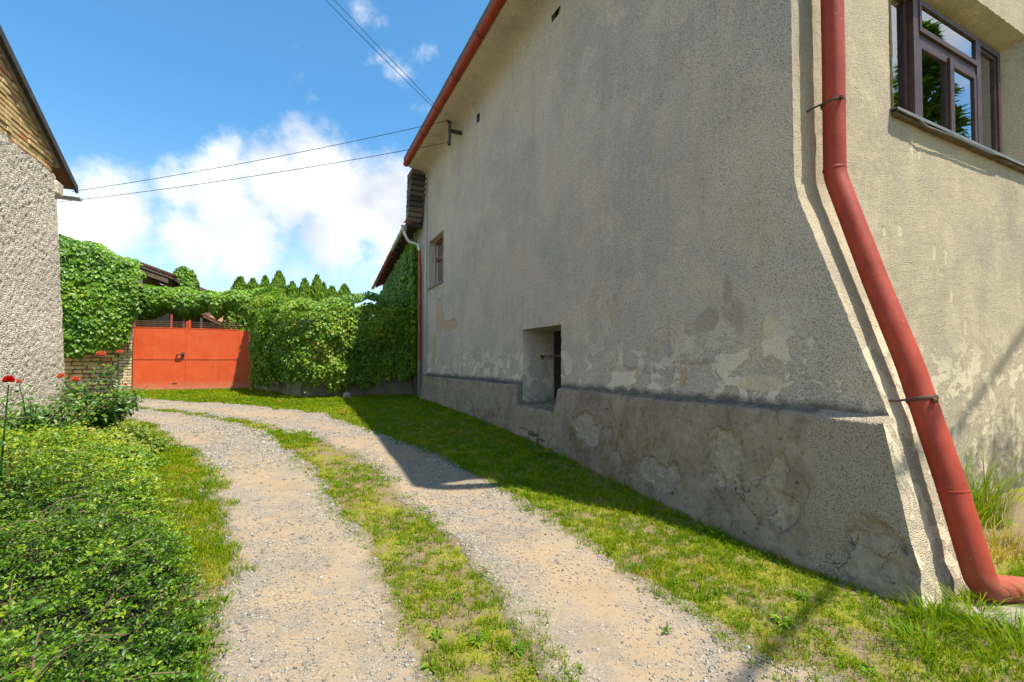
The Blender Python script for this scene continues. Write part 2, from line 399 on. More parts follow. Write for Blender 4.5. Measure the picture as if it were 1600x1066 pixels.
def m_plinth(t):
    p = t.pos(); big = t.noise(p, 1.3, 6, .65, .6); mid = t.noise(p, 5.5, 6, .68, .8); fine = t.noise(p, 110, 4, .7)
    wv = t.vm('ADD', p, t.vm('MULTIPLY', t.vm('SUBTRACT', t.noisec(p, 4, 4), (.5, .5, .5)), (.35, .35, .35)))
    cr = t.vor(wv, 2.6, 'DISTANCE_TO_EDGE'); crm = t.math('MULTIPLY', t.step(t.noise(p, 1.7, 3), .48, .58), .85)
    crack = t.math('MULTIPLY', t.math('SUBTRACT', 1, t.step(cr, .0, .008)), crm)
    c = t.ramp(big, [(.28, (.16, .13, .10)), (.42, (.24, .195, .145)), (.52, (.285, .235, .175)), (.62, (.215, .175, .13)), (.75, (.26, .215, .165))])
    sml = t.noise(p, 17, 6, .72, .5); c = t.mix(t.math('MULTIPLY', t.step(mid, .52, .70), .55), c, (.37, .315, .24)); c = t.mix(t.math('MULTIPLY', t.step(mid, .46, .32), .6), c, (.13, .105, .075)); c = t.mix(t.math('MULTIPLY', t.step(sml, .58, .70), .35), c, (.40, .33, .24)); c = t.mix(t.math('MULTIPLY', t.step(sml, .46, .36), .5), c, (.085, .066, .045))
    mo = t.math('ADD', t.attr('moss'), t.math('MULTIPLY', t.math('SUBTRACT', t.noise(p, 6, 6, .7), .5), 1.3))
    c = t.mix(t.math('MULTIPLY', t.step(mo, .38, .85), .8), c, (.15, .10, .03))
    pe = t.math('ADD', t.attr('peel'), t.math('MULTIPLY', t.math('SUBTRACT', t.noise(p, 15, 5), .5), .4))
    fp = t.step(pe, .49, .53); c = t.mix(fp, c, t.ramp(t.noise(p, 20, 6, .75), [(.3, (.19, .165, .13)), (.55, (.33, .28, .21)), (.8, (.45, .40, .32))]))
    rim = t.math('MULTIPLY', t.step(pe, .43, .49), t.math('SUBTRACT', 1, t.step(pe, .5, .56))); c = t.mix(t.math('MULTIPLY', rim, .25), c, (.09, .08, .07))
    da = t.math('ADD', t.attr('damp'), t.math('MULTIPLY', t.math('SUBTRACT', t.noise(p, 8, 6, .7), .5), 1.0))
    c = t.mix(t.math('MULTIPLY', t.step(da, .42, .92), .8), c, (.06, .058, .055))
    ro = t.attr('smoothp'); g = t.vor(p, 110)
    c = t.mix(ro, c, t.mix(t.step(g, .45, .8), (.37, .315, .24), (.19, .16, .125)))
    c = t.mix(crack, c, (.03, .027, .024)); c = t.mix(1, c, t.ramp(fine, [(.3, (.92, .91, .90)), (.7, (1.30, 1.28, 1.25))]), 'MULTIPLY')
    h = t.math('ADD', t.math('MULTIPLY', fine, .4), t.math('ADD', t.math('MULTIPLY', sml, 1.2), t.math('MULTIPLY', t.noise(p, 26, 5, .7), .8)))
    h = t.math('SUBTRACT', t.math('ADD', h, t.math('MULTIPLY', t.math('MULTIPLY', ro, g), -.9)), t.math('MULTIPLY', crack, 1.2))
    return princ(t, c, .92, t.bump(h, .85, .012), spec=.15)
M_plinth = material('old_cement_plinth', m_plinth)

def m_pebbledash(t):
    p = t.pos(); n = t.noise(p, 1.2, 5); v = t.vor(p, 52); vc = t.xyz(t.vor(p, 52, out='Color')); f = t.noise(p, 60, 4, .7)
    c = t.ramp(vc[0], [(0, (.52, .45, .36)), (.4, (.68, .60, .49)), (1, (.80, .72, .60))])
    c = t.mix(t.math('MULTIPLY', t.step(v, .5, .85), .8), c, (.30, .245, .185)); c = t.mix(t.math('MULTIPLY', t.step(n, .5, .75), .35), c, (.30, .25, .19))
    return princ(t, c, .95, t.bump(t.math('ADD', t.math('MULTIPLY', t.math('SUBTRACT', 1, v), 1.0), t.math('MULTIPLY', f, .5)), .9, .016), spec=.1)
M_pebble = material('coarse_pebbledash', m_pebbledash)

def simple(name, c1, c2, scale=6, rough=.7, bump=.3, bscale=60, metal=0, spec=.3, rust=None, dist=.006):
    def fn(t):
        p = t.pos(); c = t.mix(t.step(t.noise(p, scale, 6, .65), .35, .65), c1, c2)
        if rust: c = t.mix(t.math('MULTIPLY', t.step(t.noise(p, rust[1], 6, .7), rust[2], rust[2] + .08), rust[3]), c, rust[0])
        return princ(t, c, rough, t.bump(t.noise(p, bscale, 4, .6), bump, dist), metal, spec)
    return material(name, fn)
def tinted(name, stops, rough=.85, bscale=70, bump=.5):
    """colour picked by each object's own random value, with a little mottling"""
    def fn(t):
        p = t.pos(); r = t.new('ShaderNodeObjectInfo').outputs['Random']
        n = t.noise(p, 14, 5, .65); c = t.ramp(t.math('ADD', t.math('MULTIPLY', r, .8), t.math('MULTIPLY', n, .25)), stops)
        return princ(t, c, rough, t.bump(t.noise(p, bscale, 5, .7), bump, .008), spec=.15)
    return material(name, fn)
M_brick = tinted('yellow_brick', [(.1, (.48, .32, .13)), (.35, (.60, .43, .20)), (.6, (.66, .49, .26)), (.8, (.54, .30, .15)), (.95, (.58, .22, .11))])
M_paleb = tinted('pale_brick', [(.1, (.42, .30, .16)), (.5, (.55, .42, .24)), (.9, (.62, .50, .32))])
M_mortar = simple('mortar', (.20, .165, .115), (.30, .25, .18), 8, .95, .6, 80)
def m_pipe(t):
    p = t.pos(); z = t.xyz(p)[2]; n = t.noise(p, 3.5, 6, .65); st = t.noise(t.scale(p, (9, 9, .6)), 2.2, 6, .7); f = t.noise(p, 30, 6, .7)
    c = t.mix(t.step(n, .35, .65), (.26, .030, .014), (.33, .047, .023)); c = t.mix(t.math('MULTIPLY', t.step(st, .54, .74), .35), c, (.38, .10, .065))
    c = t.mix(t.math('MULTIPLY', t.step(st, .46, .30), .45), c, (.15, .024, .014)); c = t.mix(t.math('MULTIPLY', t.step(f, .64, .70), .75), c, (.16, .06, .035)); c = t.mix(t.math('MULTIPLY', t.step(t.noise(p, 55, 4), .70, .74), .8), c, (.60, .36, .28))
    lo = t.math('ADD', t.math('SUBTRACT', .55, z), t.math('MULTIPLY', t.math('SUBTRACT', t.noise(p, 9, 6, .7), .5), .9)); c = t.mix(t.math('MULTIPLY', t.step(lo, .1, .7), .55), c, (.25, .13, .085))
    return princ(t, c, t.math('ADD', .42, t.math('MULTIPLY', n, .35)), t.bump(t.math('ADD', t.math('MULTIPLY', t.noise(p, 5, 3), .8), t.math('MULTIPLY', f, .25)), .35, .012), spec=.3)
M_pipe = material('red_oxide_paint', m_pipe)
M_pipe_old = simple('faded_red_paint', (.28, .065, .045), (.33, .095, .07), 5, .6, .15, 50, rust=((.15, .07, .05), 20, .62, .6))
M_zinc = simple('zinc_sheet', (.40, .42, .43), (.52, .54, .55), 4, .38, .06, 30, metal=.7, spec=.5)
M_lead = simple('dull_grey_metal', (.16, .165, .165), (.22, .22, .22), 6, .55, .1, 40, metal=.3)
M_darkmetal = simple('dark_weathered_metal', (.05, .048, .045), (.085, .075, .065), 9, .6, .2, 50, metal=.4)
M_iron = simple('rusty_iron', (.075, .04, .028), (.13, .065, .04), 20, .75, .3, 90)
M_frame = simple('dark_brown_window_paint', (.045, .022, .018), (.075, .04, .032), 8, .45, .15, 90, spec=.4)
M_frame2 = simple('red_brown_window_paint', (.10, .028, .022), (.14, .045, .035), 8, .5, .15, 90, spec=.4)
M_wood = simple('weathered_timber', (.085, .06, .04), (.15, .11, .08), 10, .85, .4, 60)
M_tile = tinted('old_roof_tile', [(.1, (.10, .05, .035)), (.5, (.17, .075, .05)), (.9, (.14, .10, .08))])
M_sooty = tinted('sooty_brick', [(.1, (.045, .04, .035)), (.45, (.10, .085, .065)), (.7, (.20, .165, .12)), (.95, (.07, .06, .05))])
M_wingwall = simple('grey_lime_render', (.36, .34, .30), (.45, .42, .36), 3, .9, .5, 90)
M_concrete = simple('mossy_concrete', (.20, .18, .145), (.33, .30, .25), 5, .93, .6, 60, rust=((.13, .14, .05), 5, .5, .5))
M_stone = simple('field_stone', (.30, .26, .20), (.42, .37, .29), 6, .92, .7, 40)
M_orange = simple('orange_house_paint', (.62, .31, .17), (.68, .36, .21), 3, .9, .3, 80)
M_cable = simple('cable_black', (.03, .03, .032), (.045, .045, .05), 6, .6, .05)
M_porc = simple('brown_porcelain', (.05, .025, .018), (.07, .035, .022), 6, .2, .02, spec=.5)
M_blind = simple('beige_roller_blind', (.50, .44, .34), (.54, .48, .38), 3, .85, .1, 200)
M_inside = simple('dim_room_wall', (.20, .17, .13), (.24, .20, .16), 3, .9, .1)
M_dark = simple('painted_cellar_dark', (.02, .018, .016), (.035, .03, .027), 8, .9, .3)
M_bark = simple('bark', (.10, .075, .05), (.17, .13, .09), 14, .9, .6, 60)
M_twig = simple('brown_twig', (.12, .075, .045), (.20, .13, .08), 14, .8, .2, 60)
M_white = simple('white_window_paint', (.60, .58, .53), (.66, .64, .60), 5, .5, .1)

def m_gate(t):
    p = t.pos(); z = t.xyz(p)[2]
    n = t.noise(p, 2.2, 6, .6); s = t.noise(t.scale(p, (5, 5, .5)), 2, 6, .65)
    c = t.mix(t.step(n, .35, .65), (.58, .075, .016), (.63, .097, .025))
    c = t.mix(t.math('MULTIPLY', t.step(s, .52, .75), .4), c, (.58, .17, .09))
    c = t.mix(t.math('MULTIPLY', t.step(t.noise(p, 17, 6, .7), .66, .72), .8), c, (.14, .05, .03))
    dust = t.math('ADD', t.math('SUBTRACT', .95, z), t.math('MULTIPLY', t.math('SUBTRACT', t.noise(p, 6, 5), .5), .4))
    c = t.mix(t.math('MULTIPLY', t.step(dust, .05, .5), .55), c, (.45, .27, .17))
    return princ(t, c, .55, t.bump(t.noise(p, 3.5, 3), .25, .02), spec=.35)
M_gate = material('orange_red_gate_paint', m_gate)

def m_glass(t):
    g = t.new('ShaderNodeBsdfGlossy'); g.inputs['Roughness'].default_value = .01; g.inputs[0].default_value = (.95, .97, 1, 1)
    p = t.pos(); t.put(g.inputs['Normal'], t.bump(t.noise(p, 3, 2), .035, .02))
    tr = t.new('ShaderNodeBsdfTransparent'); tr.inputs[0].default_value = (.85, .88, .86, 1)
    f = t.new('ShaderNodeFresnel'); f.inputs[0].default_value = 1.6
    m = t.new('ShaderNodeMixShader'); t.l.new(t.math('ADD', t.math('MULTIPLY', f.outputs[0], 1.5), .16, clamp=True), m.inputs[0])
    t.l.new(tr.outputs[0], m.inputs[1]); t.l.new(g.outputs[0], m.inputs[2]); return m.outputs[0]
M_glass = material('window_glass', m_glass)

def leafmat(name, stops, trans=.35, rough=.45, spec=.4):
    def fn(t):
        c = t.ramp(t.attr('tint'), stops)
        p = t.new('ShaderNodeBsdfPrincipled'); t.put(p.inputs['Base Color'], c); p.inputs['Roughness'].default_value = rough; p.inputs['Specular IOR Level'].default_value = spec
        tr = t.new('ShaderNodeBsdfTranslucent'); t.put(tr.inputs[0], t.mix(1, c, (1.25, 1.2, .55), 'MULTIPLY'))
        m = t.new('ShaderNodeMixShader'); m.inputs[0].default_value = trans
        t.l.new(p.outputs[0], m.inputs[1]); t.l.new(tr.outputs[0], m.inputs[2]); return m.outputs[0]
    return material(name, fn)
M_ivy = leafmat('creeper_leaf', [(0, (.05, .14, .008)), (.5, (.12, .27, .010)), (.85, (.22, .37, .014)), (1, (.32, .40, .02))], .4)
M_ivy2 = leafmat('yellowing_creeper_leaf', [(0, (.04, .12, .007)), (.4, (.11, .24, .009)), (.75, (.20, .32, .014)), (1, (.34, .36, .04))], .35)
M_grass = leafmat('grass_blade', [(0, (.065, .17, .004)), (.35, (.155, .255, .005)), (.65, (.265, .315, .007)), (.85, (.37, .33, .025)), (1, (.41, .28, .10))], .4, .6, .1)
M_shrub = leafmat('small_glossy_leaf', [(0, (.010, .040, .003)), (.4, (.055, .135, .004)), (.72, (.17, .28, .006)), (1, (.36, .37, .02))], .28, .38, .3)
M_gold = leafmat('golden_green_leaf', [(0, (.07, .15, .018)), (.5, (.20, .27, .03)), (.85, (.36, .36, .04)), (1, (.42, .28, .08))], .35, .5, .3)
M_rose = leafmat('rose_leaf', [(0, (.025, .085, .010)), (.5, (.06, .16, .014)), (.9, (.14, .25, .02)), (1, (.28, .22, .05))], .3, .4, .4)
M_thuja = leafmat('conifer_spray', [(0, (.05, .13, .010)), (.5, (.11, .22, .015)), (1, (.21, .32, .025))], .3, .6, .2)
M_petal_red = leafmat('red_petal', [(0, (.42, .006, .008)), (1, (.62, .02, .02))], .25, .5, .3)
M_petal_pink = leafmat('coral_petal', [(0, (.62, .11, .075)), (1, (.78, .24, .17))], .25, .5, .3)
M_pebbles = tinted('loose_pebble', [(0, (.2, .19, .18)), (1, (.5, .47, .42))])
def m_peb(t):
    return princ(t, t.ramp(t.attr('tint'), [(0, (.12, .11, .105)), (.4, (.24, .225, .20)), (.8, (.31, .285, .245)), (1, (.40, .37, .33))]), .9, spec=.2)
M_pebbles = material('loose_pebble', m_peb)

# ------------------------------------------------------------------ the big plastered house
XW = 3.65; YE = 13.42; ZT = 7.22
def yf(z): return np.interp(z, [0, .2, 1.12, 2.83, 3.0, 9], [1.40, 1.44, 1.68, 2.28, 2.31, 2.33])   # battered front
house = thing('plastered_house', (3.65, 2.33, 0), 'tall grey beige roughcast house with red downpipe at its battered corner', 'house')
def vdisp(V, amp=.0028, big=.0025):
    D = np.stack([vnoise(V, 28, s) for s in (1, 2, 3)], -1) * amp + np.stack([vnoise(V, 1.1, s) for s in (5, 6, 7)], -1) * big * np.array([1, 1, 0])
    D += np.stack([vnoise(V, 70, s) for s in (11, 12, 13)], -1) * amp * .6
    return V + D
def blob(y, z, cy, cz, ry, rz, V, f=7, a=.35, seed=40):
    """1 in the middle falling to 0.5 on an uneven outline"""
    r = np.sqrt(((y - cy) / ry) ** 2 + ((z - cz) / rz) ** 2) + a * fbm(V, f, 3, seed)
    return np.clip(1 - .5 * r, 0, 1)
# openings as (y0, y1, z0, z1)
CEL = (5.86, 7.13, .76, 2.07); FWIN = (11.82, 13.27, 3.68, 5.07); VENT1 = (5.86, 6.12, 6.86, 7.2); VENT2 = (9.2, 9.38, 6.78, 7.12)
def merge_pts(a, extra):
    a = np.asarray(a)
    for e in extra: a[np.argmin(np.abs(a - e))] = e
    return np.unique(a)
def side_wall():
    ys = np.r_[np.arange(0, 1.6, .02), np.arange(1.6, 5.4, .035), np.arange(5.4, 11.09, .06), [11.09]] + 2.33
    zs = np.r_[np.arange(1.0, 4.7, .02), np.arange(4.7, 7.2, .045), [ZT]]
    holes = [CEL, FWIN, VENT1, VENT2]
    ys = merge_pts(ys, [h[i] for h in holes for i in (0, 1)]); zs = merge_pts(zs, [h[i] for h in holes for i in (2, 3)])
    Y, Z = np.meshgrid(ys, zs, indexing='ij')
    k = np.clip(1 - (Y - 2.33) / 2.2, 0, 1); Yb = Y + (yf(Z) - 2.33) * k
    V = np.stack([np.full_like(Y, XW), Yb, Z], -1)
    Vf = V.reshape(-1, 3); yv, zv = Vf[:, 1], Vf[:, 2]
    peel = np.max([blob(yv, zv, 12.15, 2.75, .35, .42, Vf, 3.5, .6), blob(yv, zv, 11.2, 2.45, .55, .16, Vf, 3.5, .5), blob(yv, zv, 12.65, 1.9, .12, .4, Vf, 4, .5)]
                  + [blob(yv, zv, a, b, s * .7, s, Vf, 9, .5, 50 + i) for i, (a, b, s) in enumerate([(4.6, 2.3, .05), (4.75, 2.28, .035), (5.08, 2.46, .04), (4.95, 2.35, .03), (5.3, 2.62, .03), (5.5, 2.66, .03), (5.7, 2.45, .025), (3.5, 1.30, .06), (3.47, 1.38, .04), (4.2, 1.33, .05), (8.9, 1.75, .05), (9.3, 1.8, .06), (3.9, 1.6, .035), (4.02, 1.63, .04)])], axis=0)
    smp = np.max([blob(yv, zv, 2.60, 1.32, .27, .075, Vf, 6, .25), blob(yv, zv, 2.55, 1.80, .055, .11, Vf, 6, .35)], axis=0)
    damp = np.clip(1.15 - (zv - 1.12) / .16, 0, 1.1) * .9
    bare = np.max([blob(yv, zv, 3.15, 1.93, .22, .10, Vf, 6, .8, 151), blob(yv, zv, 2.86, 1.92, .12, .13, Vf, 6, .8, 152), blob(yv, zv, 3.4, 1.80, .12, .06, Vf, 6, .8, 153), blob(yv, zv, 2.95, 2.15, .05, .12, Vf, 6, .8, 154), blob(yv, zv, 8.6, 1.45, .3, .06, Vf, 5, .8, 155), blob(yv, zv, 4.35, 1.42, .45, .05, Vf, 5, .9, 156), blob(yv, zv, 3.3, 1.5, .3, .03, Vf, 5, .9, 157)], axis=0)
    damp = np.maximum(damp, .30 * sm(yv, 9, 11) * sm(zv, 2.4, 3.3) * (1 - sm(zv, 3.6, 5)))
    moss = .42 * sm(zv, 6.2, 7.2) * sm(fbm(Vf, .8, 3, 90), -.3, .5)
    Vd = vdisp(Vf); Vd[:, 0] += .012 * sm(peel, .47, .55) + .006 * fbm(Vf, 4, 3, 17) * sm(yv - yf(zv), 0, .3)
    edge = (np.abs(yv - YE) < .001); Vd[edge] = Vf[edge]
    ym = (ys[:-1] + ys[1:]) / 2; zm = (zs[:-1] + zs[1:]) / 2; keep = np.ones((len(ym), len(zm)), bool)
    for h in holes: keep &= ~((ym[:, None] > h[0]) & (ym[:, None] < h[1]) & (zm[None] > h[2]) & (zm[None] < h[3]))
    np_mesh('wall', Vd, grid_faces(len(ys), len(zs), keep), M_side, house, attrs={'peel': peel, 'smoothp': smp, 'damp': damp, 'moss': moss, 'bare': bare})
side_wall()
# front wall, with the window opening (x0, x1, z0, z1)
WIN = (5.17, 8.42, 3.92, 5.64)
def front_wall():
    xs = np.r_[np.arange(3.65, 5.2, .02), np.arange(5.2, 9, .045), np.arange(9, 12.1, .3)]; zs = np.r_[np.arange(-.1, 4.7, .02), np.arange(4.7, 7.2, .045), [ZT]]
    xs = merge_pts(xs, WIN[:2]); zs = merge_pts(zs, WIN[2:])
    X, Z = np.meshgrid(xs, zs, indexing='ij')
    # below the ledge the corner of the plinth stands forward of the side wall
    xo = np.interp(zs, [-.12, 0, 1.1, 1.14], [3.385, 3.40, 3.545, 3.65])[None]
    kx = np.clip(1 - (X - 3.65) / .8, 0, 1); X = X + (xo - 3.65) * kx
    yb = yf(Z); V = np.stack([X, yb + np.maximum(2.325 - yb, 0) * sm(X, 4.0, 5.2), Z], -1); Vf = V.reshape(-1, 3); xv, zv = Vf[:, 0], Vf[:, 2]
    z0 = np.zeros(len(Vf))
    damp = .82 * sm(1.25 - zv + .7 * fbm(Vf * np.array([1.6, 1, .5]), 1.8, 4, 8) + .10 * np.maximum(xv - 4.4, 0), -.1, 1.5) * sm(xv, 4.15, 4.7)
    damp = np.maximum(damp, .5 * np.clip(.3 - zv, 0, .3) / .3)
    peel = np.max([blob(xv, zv, a, b, .04, s, Vf, 9, .5, 60 + i) for i, (a, b, s) in enumerate([(5.5, 3.62, .09), (5.62, 3.6, .07), (5.3, 2.75, .05), (5.95, 2.62, .12), (6.2, 2.6, .1), (5.0, 2.7, .03), (6.3, 2.2, .12), (6.6, 1.9, .1)])], axis=0) * .0
    smp = np.max([blob(xv, zv, a, b, .035, s, Vf, 9, .4, 60 + i) for i, (a, b, s) in enumerate([(5.55, 3.66, .10), (5.7, 3.64, .07), (5.3, 2.78, .05), (5.95, 2.62, .12), (6.2, 2.6, .1), (5.0, 2.74, .04), (6.3, 2.2, .13), (6.6, 1.9, .1), (4.25, 3.05, .06), (4.3, 2.95, .05)])], axis=0)
    Vd = vdisp(Vf); rough = sm(.5 - zv, -.2, .3)
    Vd += (np.stack([fbm(Vf, 9, 4, s) for s in (71, 72, 73)], -1) * .022 * rough[:, None])
    xm = (xs[:-1] + xs[1:]) / 2; zm = (zs[:-1] + zs[1:]) / 2
    keep = ~((xm[:, None] > WIN[0]) & (xm[:, None] < WIN[1]) & (zm[None] > WIN[2]) & (zm[None] < WIN[3]))
    np_mesh('front_wall', Vd, grid_faces(len(xs), len(zs), keep), M_front, house, attrs={'peel': peel, 'smoothp': smp, 'damp': damp, 'moss': z0})
front_wall()
# hidden sides of the house
MB().box(12.0, 12.15, 2.4, 13.4, 0, ZT).build('rear_wall', M_side, house)
MB().box(3.7, 12.0, 13.25, 13.4, 0, ZT).build('far_wall', M_side, house)
def plinth():
    ys = np.r_[np.arange(0, 2.6, .018), np.arange(2.6, 5.5, .03), np.arange(5.5, 11.5, .05), [11.76]] + 1.68
    ys = merge_pts(ys, [5.80, 7.16]); ss = np.r_[np.linspace(0, .9, 58), np.linspace(.92, 1, 5)]
    Y, S = np.meshgrid(ys, ss, indexing='ij')
    notch = (Y > 5.80) & (Y < 7.16); top = np.where(notch, .74, 1.10) + .012 * vnoise(np.stack([Y, Y * 0, Y * 0], -1), 2.2, 5)
    t = np.clip(S / .9, 0, 1); Z = -.12 + t * (top + .12); ledge = np.clip((S - .9) / .1, 0, 1)
    X = np.interp(Z, [-.12, 0, 1.1], [3.385, 3.40, 3.545]) - .02 * sm(Y, 9, 12); X = X + ledge * (XW + .03 - X) ; Z = Z + ledge * .06
    k = np.clip(1 - (Y - 1.68) / 1.6, 0, 1); Yb = Y + (yf(Z) - 1.68) * k
    V = np.stack([X, Yb, Z], -1).reshape(-1, 3); yv, zv = V[:, 1], V[:, 2]
    peel = np.max([blob(yv, zv, 2.40, .55, .08, .25, V, 7, 1.1, 141), blob(yv, zv, 2.85, .62, .16, .2, V, 7, 1.3, 142), blob(yv, zv, 2.32, .36, .10, .13, V, 7, .9, 143), blob(yv, zv, 4.9, .62, .30, .16, V, 6, 1.3, 144),
                   blob(yv, zv, 1.66, .12, .22, .36, V, 4, .35), blob(yv, zv, 3.7, .34, .3, .14, V, 5, .8), blob(yv, zv, 6.6, .36, .3, .05, V, 5, .4), blob(yv, zv, 9.5, .55, .2, .12, V, 5, .8)], axis=0)
    ropen = sm(2.12 + .1 * fbm(V, 5, 2, 9) - yv, -.03, .05) * (1 - sm(peel, .45, .52))
    moss = .55 * sm(yv, 3.0, 3.8) * (1 - sm(yv, 5.2, 5.8)) * sm(.9 - zv, -.3, .3) + .55 * sm(yv, 7, 8) * (1 - sm(yv, 9, 10)) * sm(.8 - zv, 0, .3) + .45 * (1 - sm(np.abs(yv - 2.0), .05, .2)) * (1 - sm(zv, .2, .55))
    damp = .75 * sm(S.ravel(), .89, .93) + .42 * sm(yv, 7.2, 8.5) * sm(zv, .55, 1.0)
    Vd = vdisp(V); n3 = fbm(V, 3.5, 4, 33); ew = sm(yv - yf(zv), .0, .14)
    Vd[:, 0] += ew * (.022 * sm(peel, .48, .53) + .016 * n3 + .014 * fbm(V, 14, 3, 34) * sm(.9 - zv, 0, .6) + sm(peel, .5, .6) * .014 * fbm(V, 11, 3, 77))
    Vd += np.stack([fbm(V, 9, 4, s) for s in (71, 72, 73)], -1) * .022 * (sm(.5 - zv, -.2, .3) * (1 - ew))[:, None]
    np_mesh('plinth', Vd, grid_faces(len(ys), len(ss)), M_plinth, house, attrs={'peel': peel, 'smoothp': ropen, 'damp': damp, 'moss': moss})
plinth()
# cellar opening: splayed reveals, near-black backing for the unlit interior, iron bar
def wall_patch(name, quad, nu, nv, mat, parent, **kw):
    a, b, c, d = (np.array(q, float) for q in quad); u = np.linspace(0, 1, nu)[:, None, None]; v = np.linspace(0, 1, nv)[None, :, None]
    V = ((a * (1 - u) + b * u) * (1 - v) + (d * (1 - u) + c * u) * v).reshape(-1, 3)
    V = V + np.stack([vnoise(V, 22, s) for s in (81, 82, 83)], -1) * .006
    z = np.zeros(len(V)); at = {'peel': z, 'smoothp': z, 'damp': z, 'moss': z}
    if 'damp' in kw: at['damp'] = kw['damp'](V)
    return np_mesh(name, V, grid_faces(nu, nv), mat, parent, attrs=at)
y0, y1, z0, z1 = CEL; xi = 4.28
cellar_back = MB().box(xi, xi + .05, y0 - .05, y1 + .05, z0 - .05, z1 + .05).build('cellar_dark_back', M_dark, house)  # near-black sheet and boards paint the dark of the cellar interior
wall_patch('reveal', [(XW - .005, y1, z0 - .05), (xi, y1 - .02, z0 - .05), (xi, y1 - .02, z1), (XW - .005, y1, z1)], 24, 40, M_side, house, damp=lambda V: .75 * np.clip(1.25 - V[:, 2], 0, .5) / .5)
wall_patch('reveal', [(XW - .005, y0, z0 - .05), (xi, y0 + .02, z0 - .05), (xi, y0 + .02, z1), (XW - .005, y0, z1)], 24, 40, M_side, house)
wall_patch('reveal', [(XW - .005, y0, z1), (XW - .005, y1, z1), (xi, y1, z1 - .02), (xi, y0, z1 - .02)], 40, 24, M_side, house)
wall_patch('opening_sill', [(3.60, y0, z0 - .01), (3.60, y1, z0 - .01), (xi, y1, z0 + .08), (xi, y0, z0 + .08)], 40, 24, M_plinth, house, damp=lambda V: V[:, 0] * 0 + .6)
for k in range(6): MB().box(xi - .012 - .004 * (k % 2), xi + .01, y0 + .02 + k * .205, y0 + .215 + k * .205, z0 + .06, z1 - .03).build('dark_back_board', M_dark, cellar_back)
MB().tube([(4.0, y0 - .03, 1.62), (4.0, y1 - .0, 1.60)], .013, 8).build('iron_bar', M_iron, house, True)
MB().tube([(4.0, y1 - .10, 1.595), (4.0, y1 - .05, 1.598)], .03, 8).build('bar_socket', M_iron, house, True)
# bracket of old brick in the notch of the plinth
b = MB()
b.bevbox(3.435, 3.52, 6.2, 6.55, .33, .39, .012); b.build('brick', M_sooty, house)
MB().tube([(3.43, 6.0, .32), (3.40, 6.08, .33), (3.40, 6.16, .33), (3.42, 6.18, .05)][::-1], .012, 6).build('iron_hook', M_iron, house, True)
# small eaves vents
for vv in (VENT1, VENT2):
    a0, a1, b0, b1 = vv; m = MB()
    m.box(XW + .02, XW + .30, a0 - .03, a0, b0 - .03, b1 + .03).box(XW + .02, XW + .30, a1, a1 + .03, b0 - .03, b1 + .03).box(XW + .02, XW + .30, a0, a1, b0 - .03, b0).box(XW + .02, XW + .30, a0, a1, b1, b1 + .03).box(XW + .28, XW + .31, a0, a1, b0, b1)
    m.build('vent_opening', M_sooty, house)
m = MB(); m.bevbox(XW + .05, XW + .2, 5.9, 6.02, 6.865, 7.05, .03); m.build('stone', M_stone, house)
# coved soffit, gutter, roof
def soffit():
    ys = np.linspace(2.30, YE + .02, 90); pr = [(XW + .004, 6.98), (XW - .005, 7.08), (XW - .03, 7.15), (XW - .09, 7.20), (XW - .2, 7.235), (3.3, 7.265), (3.12, 7.285), (3.06, 7.32), (3.06, 7.60)]
    V = np.array([[(x, y, z) for x, z in pr] for y in ys]).reshape(-1, 3); V = V + np.stack([vnoise(V, 9, s) for s in (1, 2, 3)], -1) * .006
    z = np.zeros(len(V)); mo = .45 * sm(fbm(V, 1.2, 3, 5), -.2, .5)
    np_mesh('soffit', V, grid_faces(len(ys), len(pr)), M_side, house, attrs={'peel': z, 'smoothp': z, 'damp': z + .25, 'moss': mo}, smooth=True)
soffit()
def half_gutter(p0, p1, r, name, mat, parent, th=.006):
    p0 = Vector(p0); p1 = Vector(p1); d = (p1 - p0).normalized(); s = Vector((d.y, -d.x, 0)).normalized(); u = s.cross(d)
    if u.z < 0: u = -u
    pr = []
    for k in range(15): q = math.pi * (1 + k / 14); pr.append((math.cos(q) * r, math.sin(q) * r))
    pr += [(r + .006, .012), (r - .012, .012)]
    for k in range(14, -1, -1): q = math.pi * (1 + k / 14); pr.append((math.cos(q) * (r - th), math.sin(q) * (r - th)))
    n = len(pr); V = [p + s * a + u * b for p in (p0, p1) for a, b in pr]
    F = [(i, (i + 1) % n, n + (i + 1) % n, n + i) for i in range(n)] 
    o = MB().add(V, F).build(name, mat, parent, True)
    for p in (p0, p1):
        V = [p + s * math.cos(math.pi * (1 + k / 14)) * r + u * math.sin(math.pi * (1 + k / 14)) * r for k in range(15)]
        MB().add(V + [v + d * .004 for v in V], [tuple(range(15)), tuple(range(15, 30))]).build('end_cap', mat, o)
    return o
def gutter_strap(p, d, r, mat, parent):
    d = Vector(d).normalized(); s = Vector((d.y, -d.x, 0)).normalized(); u = Vector((0, 0, 1)); p = Vector(p)
    path = [p + s * math.cos(math.pi * (.95 + 1.1 * k / 16)) * (r + .006) + u * math.sin(math.pi * (.95 + 1.1 * k / 16)) * (r + .006) for k in range(17)]
    return MB().tube(path, .011, 6).build('gutter_strap', mat, parent, True)
GX, GZ = 3.0, 7.40
gut = half_gutter((GX, 2.26, GZ), (GX, YE + .06, GZ), .09, 'gutter', M_pipe, house)
for y in (2.6, 3.8, 5.0, 6.2, 7.49, 8.83, 10.15, 11.39, 13.2): gutter_strap((GX, y, GZ), (0, 1, 0), .09, M_iron, gut)
rm = MB()
rm.prism([(2.93, 7.44), (7.9, 11.2), (12.9, 7.44), (12.9, 7.56), (7.9, 11.34), (2.93, 7.56)], 'y', 2.29, YE + .05)
roof = rm.build('roof', M_tile, house)
